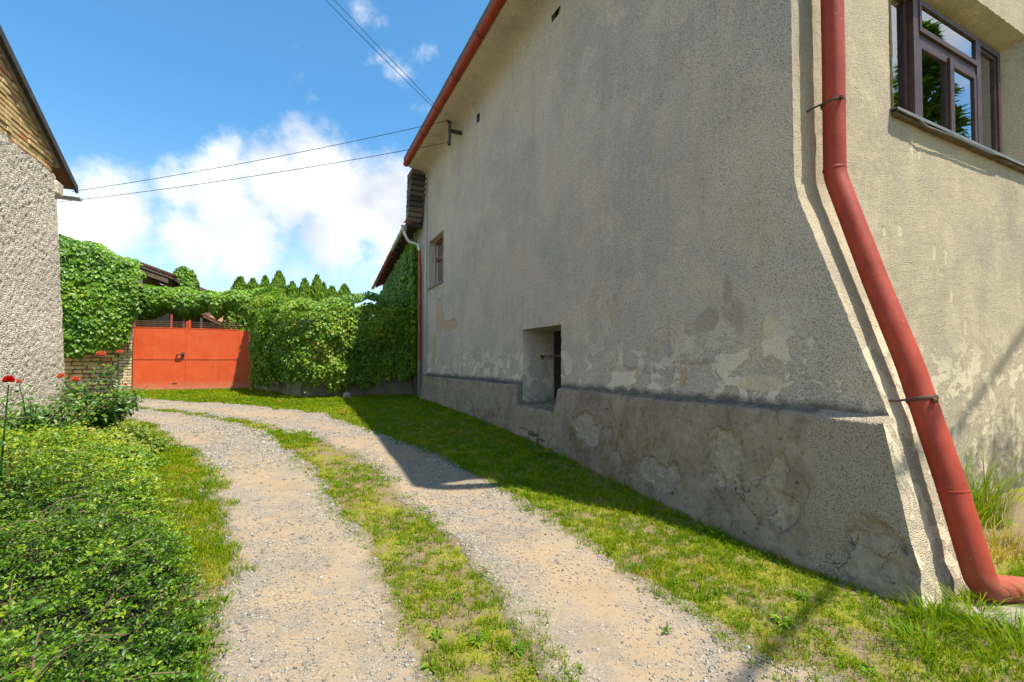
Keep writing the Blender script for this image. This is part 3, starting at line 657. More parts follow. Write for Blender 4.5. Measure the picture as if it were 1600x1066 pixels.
MB().prism([(3.065, 7.29), (12.7, 7.29), (7.9, 11.15), (3.065, 7.52)], 'y', 2.31, 2.5).build('gable', M_front, house)
# red downpipe down the battered corner
def pipe_y(z): return float(yf(z)) - .155
pp = [(GX, 2.36, 7.30), (GX + .02, 2.33, 7.14), (GX + .3, 2.2, 7.0), (3.93, pipe_y(6.5), 6.62), (3.935, pipe_y(5), 5.2), (3.94, pipe_y(4), 4.0), (3.945, 2.165, 3.02), (3.90, 1.87, 2.1), (3.85, 1.655, 1.5), (3.79, 1.42, .72), (3.75, 1.27, .15), (4.25, 1.16, .06), (5.4, .86, .05)]
DP = MB().tube(bend(pp, .07, 6), .079, 22).build('downpipe', M_pipe, house, True)
def collar(p, d, r, w, name, mat, par):
    p = Vector(p); d = Vector(d).normalized(); return MB().tube([p - d * w, p - d * w * .6, p + d * w * .6, p + d * w], [r - .003, r, r, r - .003], 22, True).build(name, mat, par, True)
collar((3.944, 2.166, 3.06), (0, 0, 1), .083, .012, 'pipe_joint', M_pipe, DP)
collar((3.901, 1.877, 2.12), (-.05, -.25, -.75), .0805, .007, 'pipe_joint', M_pipe, DP)
for p, d in (((3.9435, 2.168, 3.60), (0, 0, 1)), ((3.831, 1.58, 1.25), (-.06, -.235, -.78))):
    br = collar(p, d, .087, .013, 'pipe_bracket', M_iron, DP); q = Vector(p)
    MB().tube([q + Vector((-.078, .03, .0)), q + Vector((-.10, .08, -.01)), q + Vector((-.11, .16, -.02))], .008, 6).build('wall_spike', M_iron, br, True)
    MB().tube([q + Vector((-.055, -.08, .0)), q + Vector((-.035, -.092, .0))], .017, 6).build('bolt', M_iron, br)
collar((3.787, 1.409, .68), (-.05, -.2, -.78), .0815, .006, 'pipe_joint', M_pipe, DP)
# cement hood over the pipe shoe
# ---- three-light window in the front wall
yw = 2.50
win = MB(); WX0, WX1, WZ0, WZ1 = 5.28, 8.22, 3.96, 5.50; MX = (6.02, 7.50); f = .07
win.box(WX0, WX0 + f, yw, yw + .12, WZ0, WZ1).box(WX1 - f, WX1, yw, yw + .12, WZ0, WZ1).box(WX0 + f, WX1 - f, yw, yw + .12, WZ1 - f, WZ1).box(WX0 + f, WX1 - f, yw, yw + .12, WZ0, WZ0 + .06)
for x in MX: win.box(x - .055, x + .055, yw - .035, yw + .12, WZ0 + .06, WZ1 - f)
win.box(MX[0] + .055, MX[1] - .055, yw - .02, yw + .12, 4.98, 5.08)
W = win.build('window', M_frame, house)
def sash(x0, x1, za, zb, w, dy, name='sash'):
    s = MB().box(x0, x0 + w, dy, dy + .05, za, zb).box(x1 - w, x1, dy, dy + .05, za, zb).box(x0 + w, x1 - w, dy, dy + .05, zb - w, zb).box(x0 + w, x1 - w, dy, dy + .05, za, za + w * 1.2)
    s.build(name, M_frame, W); MB().box(x0 + w, x1 - w, dy + .02, dy + .026, za + w * 1.2, zb - w).build('pane', M_glass, W)
xm = (MX[0] + MX[1]) / 2
sash(MX[0] + .058, xm - .004, WZ0 + .062, 4.978, .06, yw - .03); sash(xm + .004, MX[1] - .058, WZ0 + .062, 4.978, .06, yw - .03)
sash(MX[0] + .058, MX[1] - .058, 5.082, WZ1 - f - .002, .045, yw - .045)
sash(WX0 + f + .002, MX[0] - .058, WZ0 + .062, WZ1 - f - .002, .035, yw + .02); sash(MX[1] + .058, WX1 - f - .002, WZ0 + .062, WZ1 - f - .002, .035, yw + .02)
for (x, za, zb) in ((xm - .032, WZ0 + .1, 4.95), (xm + .035, WZ0 + .1, 4.95)): pass
MB().box(xm - .045, xm + .045, yw - .055, yw - .032, WZ0 + .065, 4.975).build('meeting_stile', M_frame, W)
for x in (6.35, 7.05): MB().tube([(x, yw + .17, 3.98), (x, yw + .17, 4.35)], .006, 6).build('blind_cord', M_white, W)
# room behind the glass
room = MB().box(WX0, WX1, yw + 1.2, yw + 1.25, 3.7, 5.9).box(WX0 - .05, WX0, yw + .13, yw + 1.2, 3.7, 5.9).box(WX1, WX1 + .05, yw + .13, yw + 1.2, 3.7, 5.9).box(WX0, WX1, yw + .13, yw + 1.2, 3.65, 3.7).box(WX0, WX1, yw + .13, yw + 1.2, 5.9, 5.95)
room.build('window_room', M_inside, house)
MB().box(MX[0] + .06, MX[1] - .06, yw + .16, yw + .165, 4.90, 5.48).build('roller_blind', M_blind, W)
MB().box(MX[1] + .06, WX1 - f, yw + .16, yw + .165, 3.98, 5.48).build('roller_blind', M_blind, W)
MB().box(WX0 + f, MX[0] - .06, yw + .16, yw + .165, 4.6, 5.48).build('roller_blind', M_blind, W)
# reveals and sill
x0, x1, z0, z1 = WIN
yy0 = 2.305
wall_patch('reveal', [(x0, yy0, z0), (x0 + .10, yw + .14, z0), (x0 + .10, yw + .14, z1 - .12), (x0, yy0, z1)], 16, 40, M_front, house)
wall_patch('reveal', [(x1, yy0, z0), (x1 - .18, yw + .14, z0), (x1 - .18, yw + .14, z1 - .12), (x1, yy0, z1)], 16, 40, M_front, house)
wall_patch('lintel_soffit', [(x0, yy0, z1), (x1, yy0, z1), (x1 - .18, yw + .14, z1 - .13), (x0 + .1, yw + .14, z1 - .13)], 70, 16, M_front, house)
sl = MB().prism([(yy0 - .05, z0 - .03), (yy0 - .05, z0 + .0), (yw + .0, z0 + .045), (yw + .0, z0 + .035), (yy0 - .045, z0 - .01), (yy0 - .045, z0 - .03)], 'x', x0 - .03, x1 + .06)
sill = sl.build('window_sill', M_lead, house); sill['label'] = 'bent grey sheet metal window sill'
MB().box(x0, x1, yy0 - .03, yw + .1, z0 - .06, z0 - .02).build('sill_bed', M_wood, sill)
MB().tube([(x0 - .02, yy0 - .054, z0 - .03), (x0 + .35, yy0 - .052, z0 - .035), (x0 + .5, yy0 - .055, z0 - .075), (x0 + 1.1, yy0 - .052, z0 - .05), (x0 + 1.9, yy0 - .054, z0 - .055), (x0 + 2.3, yy0 - .054, z0 - .03)], .008, 6).build('loose_trim', M_lead, sill)
# ---- far side window
y0, y1, z0, z1 = FWIN; xf = XW + .20
wall_patch('reveal', [(XW - .004, y1, z0), (xf + .1, y1, z0), (xf + .1, y1, z1), (XW - .004, y1, z1)], 8, 30, M_side, house)
wall_patch('reveal', [(XW - .004, y0, z0), (xf + .1, y0, z0), (xf + .1, y0, z1), (XW - .004, y0, z1)], 8, 30, M_side, house)
wall_patch('reveal', [(XW - .004, y0, z1), (XW - .004, y1, z1), (xf + .1, y1, z1), (xf + .1, y0, z1)], 30, 8, M_side, house)
MB().box(XW - .05, xf + .1, y0 - .02, y1 + .02, z0 - .03, z0).build('window_sill', M_lead, house)
w2 = MB().box(xf, xf + .08, y0, y0 + .08, z0, z1).box(xf, xf + .08, y1 - .08, y1, z0, z1).box(xf, xf + .08, y0 + .08, y1 - .08, z1 - .08, z1).box(xf, xf + .08, y0 + .08, y1 - .08, z0, z0 + .08)
w2.box(xf - .01, xf + .08, y0 + .08, y1 - .08, z0 + .80, z0 + .90).box(xf - .01, xf + .08, (y0 + y1) / 2 - .06, (y0 + y1) / 2 + .06, z0 + .08, z0 + .80).box(xf - .01, xf + .08, (y0 + y1) / 2 - .04, (y0 + y1) / 2 + .04, z0 + .90, z1 - .08)
W2 = w2.build('window', M_frame2, house)
yc = (y0 + y1) / 2
for a0, a1 in ((y0 + .08, yc - .06), (yc + .06, y1 - .08)):
    for b0, b1 in ((z0 + .08, z0 + .80), (z0 + .90, z1 - .08)):
        MB().box(xf + .03, xf + .036, a0, a1, b0, b1).build('pane', M_glass, W2)
        MB().box(xf + .015, xf + .028, a0, a0 + .03, b0, b1).build('glazing_bead', M_white, W2); MB().box(xf + .015, xf + .028, a1 - .03, a1, b0, b1).build('glazing_bead', M_white, W2)
MB().box(xf + .5, xf + .55, y0 - .1, y1 + .1, z0 - .1, z1 + .1).build('window_room', M_blind, house)
# ---- wire bracket under the eaves
brk = MB().box(3.32, 3.66, 10.33, 10.38, 6.99, 7.07).build('wire_bracket', M_darkmetal, house)
brk_b = MB().box(3.32, 3.36, 10.30, 10.41, 6.80, 7.22).build('bracket_arm', M_darkmetal, brk)
def insulator(p):
    x, y, z = p; return MB().tube([(x, y, z - .07), (x, y, z - .05), (x, y, z - .02), (x, y, z), (x, y, z + .03), (x, y, z + .06), (x, y, z + .075)], [.02, .045, .045, .028, .04, .035, .015], 12).build('insulator', M_porc, brk, True)
insulator((3.33, 10.36, 7.27)); insulator((3.33, 10.36, 6.74))
# ---- stepped brick corbels at the far end of the eaves
for k in range(11):
    z = 7.30 - k * .145; y = YE + .03 + k * .058
    MB().bevbox(3.17 + .004 * (k % 3), 3.62, y, y + .62 - k * .035, z - .135, z, .008).build('brick', M_sooty, house)

# ------------------------------------------------------------------ lower wing beyond
wing = thing('lower_wing', (3.7, 13.6, .43), 'lower wing with rusty eaves gutter, half hidden under green creeper', 'house')
dW = np.array([.079, 1.0])
def wx(y, off=0): return 3.62 + (y - 13.42) * .079 + off
m = MB(); m.add([(wx(13.45), 13.45, .2), (wx(27), 27, .2), (wx(27), 27, 6.1), (wx(13.45), 13.45, 6.1), (12, 13.45, .2), (12, 27, .2), (12, 27, 6.1), (12, 13.45, 6.1)], [(0, 1, 2, 3), (1, 5, 6, 2), (4, 0, 3, 7), (5, 4, 7, 6)])
m.build('wall', M_wingwall, wing)
m = MB(); m.add([(wx(13.47), 13.47, 6.05), (wx(14.3), 14.3, 6.05), (wx(13.47), 13.47, 7.25), (wx(13.47) + .4, 13.47, 6.05), (wx(14.3) + .4, 14.3, 6.05), (wx(13.47) + .4, 13.47, 7.25)], [(0, 1, 2), (3, 5, 4), (0, 2, 5, 3), (1, 4, 5, 2), (0, 3, 4, 1)]).build('gable_wedge', M_wingwall, wing)
r_ = MB(); e0, e1 = 14.05, 26.9
r_.add([(wx(e0, -.50), e0, 5.78), (wx(e1, -.50), e1, 5.78), (9, e1, 9.2), (9, e0, 9.2), (wx(e0, -.50), e0, 5.88), (wx(e1, -.50), e1, 5.88), (9, e1, 9.3), (9, e0, 9.3)], [(0, 1, 2, 3), (4, 7, 6, 5), (0, 4, 5, 1), (1, 5, 6, 2), (0, 3, 7, 4), (2, 6, 7, 3)])
WR = r_.build('roof', M_tile, wing)
for k in range(15):
    y = 14.35 + k * .85; MB().add([(wx(y, -.44), y - .06, 5.66), (wx(y, -.44), y + .06, 5.66), (wx(y, .15), y + .06, 6.0), (wx(y, .15), y - .06, 6.0), (wx(y, -.44), y - .06, 5.79), (wx(y, -.44), y + .06, 5.79), (wx(y, .15), y + .06, 6.14), (wx(y, .15), y - .06, 6.14)], [(0, 1, 2, 3), (4, 7, 6, 5), (0, 4, 5, 1), (1, 5, 6, 2), (2, 6, 7, 3), (3, 7, 4, 0)]).build('rafter', M_wood, wing)
wg = half_gutter((wx(14.08, -.56), 14.08, 5.74), (wx(17.4, -.56), 17.4, 5.74), .075, 'gutter', M_zinc, wing)
wg2 = half_gutter((wx(17.41, -.56), 17.41, 5.73), (wx(26.9, -.56), 26.9, 5.73), .075, 'gutter', M_pipe_old, wing); wg2['label'] = 'rusty red far length of gutter'
for y in (15.3, 16.6): gutter_strap((wx(y, -.56), y, 5.74), (.079, 1, 0), .075, M_zinc, wg)
for y in (18.5, 20.5, 22.5, 24.5, 26.4): gutter_strap((wx(y, -.56), y, 5.73), (.079, 1, 0), .075, M_pipe_old, wg2)
MB().add([(3.05, 14.02, 5.80), (3.30, 14.02, 5.80), (3.25, 14.02, 6.06), (3.05, 14.06, 5.80), (3.30, 14.06, 5.80), (3.25, 14.06, 6.06)], [(0, 1, 2), (3, 5, 4), (0, 2, 5, 3), (1, 4, 5, 2), (0, 3, 4, 1)]).build('verge_cap', M_pipe_old, wing)
zp = MB().tube(bend([(3.11, 14.15, 5.66), (3.12, 14.15, 5.50), (3.24, 14.12, 5.25), (3.52, 14.02, 5.17), (3.55, 14.0, 4.98)], .07, 5), .05, 14).build('swan_neck', M_zinc, wing, True)
MB().tube([(3.09, 14.12, 5.75), (3.10, 14.14, 5.62), (3.12, 14.15, 5.56)], [.1, .09, .055], 12).build('hopper', M_zinc, zp, True)
rp = MB().tube([(3.55, 14.0, 5.0), (3.555, 14.0, 1.55)], .048, 14).build('downpipe', M_pipe_old, wing, True)
MB().tube([(3.555, 14.0, 1.56), (3.555, 14.0, .36)], .054, 14).build('pipe_foot', M_lead, rp, True)
for z in (4.55, 2.9, 1.75): collar((3.553, 14.0, z), (0, 0, 1), .054, .02, 'pipe_joint', M_pipe_old, rp)

# ------------------------------------------------------------------ left house with brick gable
XL = -3.6
lh = thing('roughcast_gable_house', (-3.6, 9, .35), 'coarse pebbledash house with yellow brick gable on the drive\'s shrub side', 'house')
def yl(z): return 10.80 - (z - .4) * .152
def left_wall():
    ys = np.r_[np.arange(2.4, 7.4, .12), np.arange(7.4, 10.8, .025), [10.8]]; ss = np.linspace(0, 1, 190)
    Y, S = np.meshgrid(ys, ss, indexing='ij'); top = 4.62 + .035 * fbm(np.stack([Y, Y * 0, Y * 0], -1), 3, 4, 3)
    Z = .1 + S * (top - .1); k = sm(Y, 8.4, 10.8); Yb = Y + (yl(Z) - 10.8) * k
    V = np.stack([np.full_like(Y, XL), Yb, Z], -1).reshape(-1, 3)
    V = V + np.stack([vnoise(V, 30, s) for s in (1, 2, 3)], -1) * .009 + np.stack([vnoise(V, 1.2, s) for s in (4, 5, 6)], -1) * np.array([.02, .01, 0])
    np_mesh('wall', V, grid_faces(len(ys), len(ss)), M_pebble, lh)
    xs = np.linspace(-9, XL, 60); zs = np.linspace(.1, 4.5, 60); X, Z = np.meshgrid(xs, zs, indexing='ij')
    V = np.stack([X, yl(Z), Z], -1).reshape(-1, 3); V = V + np.stack([vnoise(V, 12, s) for s in (1, 2, 3)], -1) * .012
    np_mesh('eaves_wall', V, grid_faces(60, 60), M_pebble, lh)
left_wall()
SL = .51; ZE = 4.74; YEV = 10.62                      # roof line: z = ZE + (YEV - y) * SL
def zr(y): return ZE + (YEV - y) * SL
RY = 6.5
MB().add([(XL - .09, 2.4, 4.2), (XL - .09, 10.2, 4.2), (XL - .09, 10.2, zr(10.2)), (XL - .09, RY, zr(RY)), (XL - .09, 2.4, zr(10.6)), (XL - .3, 2.4, 4.2), (XL - .3, 10.2, 4.2), (XL - .3, 10.2, zr(10.2)), (XL - .3, RY, zr(RY)), (XL - .3, 2.4, zr(10.6))],
         [(0, 1, 2, 3, 4), (5, 9, 8, 7, 6), (0, 5, 6, 1), (1, 6, 7, 2), (2, 7, 8, 3), (3, 8, 9, 4), (4, 9, 5, 0)]).build('gable_core', M_mortar, lh)
ch = .077
for r in range(26):
    z0 = 4.585 + r * ch; yend = min(10.16, YEV - (z0 + ch - ZE) / SL - .06)
    y = 7.0 - (r % 2) * .13 - random.uniform(0, .03)
    while y < yend - .04:
        L = .252 if random.random() < .72 else .125
        if r in (0,): L = .125
        y2 = min(y + L, yend)
        if y2 - y > .04 and y2 > 7.3:
            d = random.uniform(-.012, .012); m = MB(); g_ = random.uniform(.0, .004)
            m.bevbox(XL - .12, XL - .028 + d, y + .005, y2 - .006, z0 + .006 + g_, z0 + ch - .006 - g_, .007)
            bo = m.build('brick', M_brick, lh)
        y = y2
# verge: mortar fillet, roof slab and its metal edge
m = MB().add([(XL - .06, 10.28, 4.56), (XL + .0, 10.28, 4.56), (XL + .0, RY, zr(RY) - .05), (XL - .06, RY, zr(RY) - .05), (XL - .06, 10.28, zr(10.28) - .01), (XL + .0, 10.28, zr(10.28) - .01), (XL + .0, RY, zr(RY) + .08), (XL - .06, RY, zr(RY) + .08)], [(0, 1, 2, 3), (4, 7, 6, 5), (0, 4, 5, 1), (1, 5, 6, 2), (2, 6, 7, 3), (3, 7, 4, 0)])
m = MB().add([(XL - .07, 10.30, zr(10.3) - .10), (XL + .0, 10.30, zr(10.3) - .10), (XL, RY, zr(RY) - .10), (XL - .07, RY, zr(RY) - .10), (XL - .07, 10.30, zr(10.3)), (XL, 10.30, zr(10.3)), (XL, RY, zr(RY)), (XL - .07, RY, zr(RY))], [(0, 1, 2, 3), (4, 7, 6, 5), (0, 4, 5, 1), (1, 5, 6, 2), (2, 6, 7, 3), (3, 7, 4, 0)])
m.build('mortar_fillet', M_mortar, lh)
def slab(x0, x1, ya, za, yb, zb, th, name, mat):
    return MB().add([(x0, ya, za), (x1, ya, za), (x1, yb, zb), (x0, yb, zb), (x0, ya, za + th), (x1, ya, za + th), (x1, yb, zb + th), (x0, yb, zb + th)], [(0, 1, 2, 3), (4, 7, 6, 5), (0, 4, 5, 1), (1, 5, 6, 2), (2, 6, 7, 3), (3, 7, 4, 0)]).build(name, mat, lh)
slab(-10, XL + .02, 10.86, zr(10.86) + .01, RY, zr(RY) + .01, .06, 'roof', M_tile)
slab(XL + .021, XL + .06, 10.88, zr(10.88) - .03, RY, zr(RY) - .03, .12, 'verge_flashing', M_darkmetal)
slab(-10, XL + .02, 2.0, zr(10.86) + .01, RY, zr(RY) + .01, .06, 'roof', M_tile)
half_gutter((XL + .10, 10.90, 4.50), (-10, 10.90, 4.52), .06, 'gutter', M_zinc, lh)
MB().bevbox(XL - .5, XL + .03, 10.12, 10.42, 4.30, 4.58, .05).build('eaves_corbel', M_pebble, lh)

# ------------------------------------------------------------------ gate
YG = 20.0; GXa, GXb = -4.97, -1.81
gate = thing('red_gate', (-3.4, YG, .5), 'orange red sheet metal double gate closing the drive', 'gate')
zb, zt = .53, 2.71; xm = -3.43
for a, b in ((GXa, xm - .006), (xm + .006, GXb)):
    lf = MB().box(a, b, YG, YG + .012, zb, 1.628).build('gate_leaf', M_gate, gate)
    MB().box(a, b, YG - .004, YG + .012, 1.632, zt).build('upper_sheet', M_gate, lf)
    MB().box(a, b, YG - .012, YG - .0045, 1.60, 1.66).build('seam_strip', M_gate, lf)
    MB().box(a, a + .05, YG + .013, YG + .06, zb, zt).box(b - .05, b, YG + .013, YG + .06, zb, zt).box(a + .05, b - .05, YG + .013, YG + .06, zt - .06, zt).build('leaf_frame', M_gate, lf)
    MB().box(a, b, YG - .012, YG + .05, zt + .002, zt + .03).build('top_rail', M_gate, lf)
MB().box(xm - .025, xm + .02, YG - .022, YG - .012, zb, zt + .27).build('cover_strip', M_gate, gate)
MB().box(-2.2, -1.815, YG - .009, YG - .0048, zb, 1.55).build('repair_sheet', M_gate, gate)
hd = MB().tube(bend([(-3.72, YG - .02, 1.75), (-3.72, YG - .08, 1.77), (-3.55, YG - .09, 1.80), (-3.50, YG - .02, 1.80)], .03), .022, 8).build('handle', M_iron, gate, True)
MB().box(-3.60, -3.50, YG - .02, YG - .013, 1.62, 1.86).build('lock_plate', M_iron, hd)
MB().box(-3.85, -3.70, YG - .014, YG - .005, .74, .76).build('letter_slot', M_iron, gate)
for k, z in enumerate((zt + .10, zt + .17, zt + .24)): MB().tube([(GXa, YG + .03, z), (GXb + .1, YG + .03, z - .01)], .011, 6).build('rail_bar', M_iron, gate)
for x in (-4.95, -3.90, -3.36): MB().box(x - .03, x + .03, YG + .0, YG + .06, zt + .032, zt + (.50 if x == -3.9 else .32)).build('rail_post', M_pipe_old if x < -3.5 else M_gate, gate)
for k in range(14): 
    x = GXa + .12 + k * .22; MB().tube([(x, YG + .03, zt + .03), (x, YG + .03, zt + .27)], .007, 5).build('spike', M_iron, gate)
MB().box(GXb + .012, GXb + .40, YG - .02, YG + .06, zb - .05, zt - .02).build('side_panel', M_gate, gate)

# ------------------------------------------------------------------ brick pier and rubble wall left of the gate
bw = thing('rubble_brick_wall', (-6, 20.0, .5), 'low wall of pale bricks and rough stones beside the gate', 'wall')
MB().box(-9, -5.0, 20.06, 20.35, .3, 2.4).build('core', M_mortar, bw)
for r in range(18):
    z = .45 + r * .10; xs_ = [-5.0, -5.24, -5.36] if r % 2 else [-5.0, -5.12, -5.36]
    for a, b in zip(xs_[1:], xs_[:-1]):
        j = random.uniform(-.01, .01); MB().bevbox(a + .008, b - .008, 19.97 + j, 20.1, z + .008, z + .088, .01).build('brick', M_paleb, bw)
for r in range(13):
    z = .45 + r * .135 + random.uniform(-.01, .01); x = -7.1 + random.uniform(0, .2)
    while x < -5.40:
        L = random.uniform(.16, .42); x2 = min(x + L, -5.375)
        if x2 - x > .05:
            m = MB(); m.bevbox(x + .012, x2 - .012, 19.98 + random.uniform(-.03, .02), 20.12, z + random.uniform(.0, .02), z + .135 - random.uniform(.012, .03), .025)
            m.v = [tuple(c + random.uniform(-.012, .012) for c in v) for v in m.v]
            m.build('stone' if r % 3 else 'brick', M_paleb if r % 3 == 0 else (M_brick if random.random() < .35 else M_paleb), bw)
        x = x2
# outbuilding that carries the creeper
ob = thing('creeper_outbuilding', (-7, 22, .5), 'old outbuilding with brown tiled roof edge showing above the creeper', 'building')
MB().box(-11, -4.95, 20.36, 25, .3, 4.75).build('wall', M_mortar, ob)
m = MB().add([(-8, 20.25, 6.0), (-4.05, 20.9, 4.62), (-4.05, 26, 4.62), (-8, 26, 6.0), (-8, 20.25, 6.12), (-4.05, 20.9, 4.74), (-4.05, 26, 4.74), (-8, 26, 6.12)], [(0, 1, 2, 3), (4, 7, 6, 5), (0, 4, 5, 1), (1, 5, 6, 2), (2, 6, 7, 3), (3, 7, 4, 0)]).build('roof', M_tile, ob)
for k in range(14):
    x = -5.3 + k * .095; y = 20.25 + (x + 8) / 3.95 * .65; z = 6.0 - (x + 8) / 3.95 * 1.38
    MB().tube([(x, y - .03, z + .16), (x + .0, y + .6, z + .17)], .05, 8).build('roof_tile', M_tile, ob, True)
for k in range(3): MB().add([(-6, 20.62 + k * .5, 5.08), (-4.2, 20.9 + k * .5, 4.45), (-4.2, 21.0 + k * .5, 4.45), (-6, 20.72 + k * .5, 5.08), (-6, 20.62 + k * .5, 5.26), (-4.2, 20.9 + k * .5, 4.63), (-4.2, 21.0 + k * .5, 4.63), (-6, 20.72 + k * .5, 5.26)], [(0, 1, 2, 3), (4, 7, 6, 5), (0, 4, 5, 1), (1, 5, 6, 2), (2, 6, 7, 3), (3, 7, 4, 0)]).build('rafter', M_wood, ob)
# yard buildings behind the gate
oh = thing('orange_house', (-5.8, 33, .5), 'orange painted house glimpsed over the gate', 'house')
MB().box(-8.5, -3.25, 33, 39, .4, 5.2).build('wall', M_orange, oh)
MB().prism([(-8.9, 5.15), (-2.9, 5.15), (-5.9, 6.4)], 'y', 32.7, 39.3).build('roof', M_tile, oh)
ys_ = thing('yard_shed', (-4.2, 26, .5), 'dark timber yard shed with sloping tiled roof behind the gate', 'shed')
MB().prism([(-7, .4), (-2.9, .4), (-2.9, 3.2), (-4.3, 3.9), (-7, 4.35)], 'y', 26.2, 29).build('wall', M_wood, ys_)
MB().add([(-7, 25.9, 4.4), (-4.3, 25.9, 3.95), (-2.6, 25.9, 3.1), (-7, 29.3, 4.4), (-4.3, 29.3, 3.95), (-2.6, 29.3, 3.1), (-7, 25.9, 4.52), (-4.3, 25.9, 4.07), (-2.6, 25.9, 3.2), (-7, 29.3, 4.52), (-4.3, 29.3, 4.07), (-2.6, 29.3, 3.2)], [(0, 1, 4, 3), (1, 2, 5, 4), (6, 9, 10, 7), (7, 10, 11, 8), (0, 6, 7, 1), (1, 7, 8, 2), (2, 8, 11, 5), (3, 4, 10, 9), (4, 5, 11, 10)]).build('roof', M_tile, ys_)
MB().box(-3.95, -3.85, 25.95, 26.05, .4, 3.7).build('post', M_wood, ys_)

# ------------------------------------------------------------------ boundary wall under the creeper
PW = np.array([(3.62, 15.15), (.35, 15.0), (-1.30, 19.90)])
bd = thing('boundary_wall', (1.0, 14.9, .5), 'grey concrete boundary wall showing below the hanging creeper', 'wall')
SEG = np.linalg.norm(np.diff(PW, axis=0), axis=1); SC = np.r_[0, np.cumsum(SEG)]; LW = float(SC[-1])
DV = np.diff(PW, axis=0) / SEG[:, None]; NV = np.stack([DV[:, 1], -DV[:, 0]], 1); NV = np.where((NV * (-PW[:2])).sum(1, keepdims=True) < 0, -NV, NV)
def wall_at(s):
    s = np.asarray(s, float); P = np.stack([np.interp(s, SC, PW[:, i]) for i in (0, 1)], -1); k = sm(s, SC[1] - .7, SC[1] + .7)[..., None]
    N = NV[0] * (1 - k) + NV[1] * k; return P + np.where(s < 0, s, 0)[..., None] * DV[0], N / np.linalg.norm(N, axis=-1, keepdims=True)
def bw_pt(s, o, z):
    P, N = wall_at(s); q = P + N * o; return (float(q[0]), float(q[1]), z)
def wall_seg(k, s0, s1, o0, o1, z0, z1, name, mat, par):
    def pt(s_, o, z): q = PW[k] + DV[k] * s_ + NV[k] * o; return (q[0], q[1], z)
    MB().add([pt(s_, o, z) for s_ in (s0, s1) for o in (o0, o1) for z in (z0, z1)], [(0, 1, 3, 2), (4, 6, 7, 5), (0, 4, 5, 1), (2, 3, 7, 6), (0, 2, 6, 4), (1, 5, 7, 3)]).build(name, mat, par)
wall_seg(0, 0, SEG[0], -.3, 0, .2, 2.85, 'wall', M_wingwall, bd); wall_seg(1, .002, SEG[1], -.3, 0, .2, 2.8, 'wall', M_wingwall, bd)
wall_seg(0, 0, SEG[0] + .05, .001, .08, .2, 1.0, 'footing', M_concrete, bd); wall_seg(1, .06, SEG[1], .001, .08, .2, .99, 'footing', M_concrete, bd)
wall_seg(0, 2.1, 2.45, .081, .16, .2, 1.15, 'pier', M_stone, bd)
def rock(name, c, r, mat, label, cat, seed, sq=(1, 1, 1)):
    import bmesh
    bm = bmesh.new(); bmesh.ops.create_icosphere(bm, subdivisions=3, radius=1)
    V = np.array([v.co[:] for v in bm.verts]); V = np.sign(V) * np.abs(V) ** .8 * (1 + .22 * fbm(V + seed, 1.3, 3, seed)[:, None]) * np.array(sq) * r
    for v, p in zip(bm.verts, V): v.co = p
    me = bpy.data.meshes.new(name); bm.to_mesh(me); bm.free(); o = link(name, me, mat); o.location = c; return tag(o, label, cat)
rock('guard_stone', (1.45, 13.95, .48), .13, M_concrete, 'small upright guard stone in the grass below the creeper wall', 'stone', 3, (.9, .8, 1.35))
rock('base_slab', (3.95, 1.03, -.02), .5, M_concrete, 'worn mossy stone slab beside the downpipe outlet', 'stone', 9, (1.05, .34, .17)).rotation_euler = (0, R(4), R(-38))

# ------------------------------------------------------------------ creepers
def creeper(name, label, loc, parts, group='creepers on the walls'):
    return thing(name, loc, label, 'creeper', group)
def lump(C, f, a, seed): return a * fbm(C, f, 3, seed)
def sheet_leaves(fn, n, size, seed, down=(0, 0, -1), spread=.55, thick=.12, tilt=.35):
    """fn(u, v) -> point, outward normal; keeps points with a mask"""
    u = rng.random(n); v = rng.random(n); C, N, keep = fn(u, v); C, N = C[keep], N[keep]; n = len(C); thick = thick * np.clip((C[:, 0] + 1.5) / 1.0, .25, 1) if seed == 25 else thick
    lm = fbm(C, 2.6, 3, seed); C = C + N * ((lm * .5 + .5) * thick + rng.random(n) * thick * .6)[:, None]
    nn = N + rdir(n) * spread + np.array([0, 0, tilt]); T = np.array(down)[None] + rdir(n) * .55 + N * .25
    L = size * rng.uniform(.65, 1.25, n)
    tint = np.clip(.5 + .45 * fbm(C, 1.1, 3, seed + 3) + rng.normal(0, .22, n), 0, 1)
    return C, nn, T, L, L * rng.uniform(.75, 1.05, n), tint
def add_creeper(o, fn, n, size, mat, seed, **kw):
    C, N, T, L, W, ti = sheet_leaves(fn, n, size, seed, **kw); return foliage('foliage', C, N, T, L, W, mat, o, ti, .12, .3)
# left mass on the outbuilding
c1 = creeper('wall_creeper', 'dense green creeper covering the outbuilding wall beside the gate', (-6, 20, 1.9), None)
def f_left(u, v):
    x = -8.2 + u * 3.45; zt = np.interp(x, [-8.2, -7.0, -6.2, -5.5, -4.9, -4.7], [5.55, 5.45, 5.35, 5.1, 4.9, 4.2]) + .12 * vnoise(np.stack([x, x * 0, x * 0], -1), 2.2, 7)
    zbm = np.interp(x, [-8.2, -7, -6.2, -5.6, -5.2, -5.02, -4.95, -4.75], [1.7, 1.72, 1.74, 1.95, 2.15, 2.3, 2.9, 3.3]) + .1 * vnoise(np.stack([x, x * 0, x * 0], -1), 3, 8)
    z = zbm + v * (zt - zbm + .25); over = np.clip(z - zt, 0, 1); bul = .32 + .2 * np.sin(np.clip((z - zbm) / (zt - zbm), 0, 1) * 3.0)
    C = np.stack([x, 20.0 - bul + over * 2.2, np.minimum(z, zt)], -1)
    N = np.stack([.1 + 0 * x, -1 + 0 * x, over * 5], -1); N /= np.linalg.norm(N, axis=1, keepdims=True)
    return C, N, np.ones(len(x), bool)
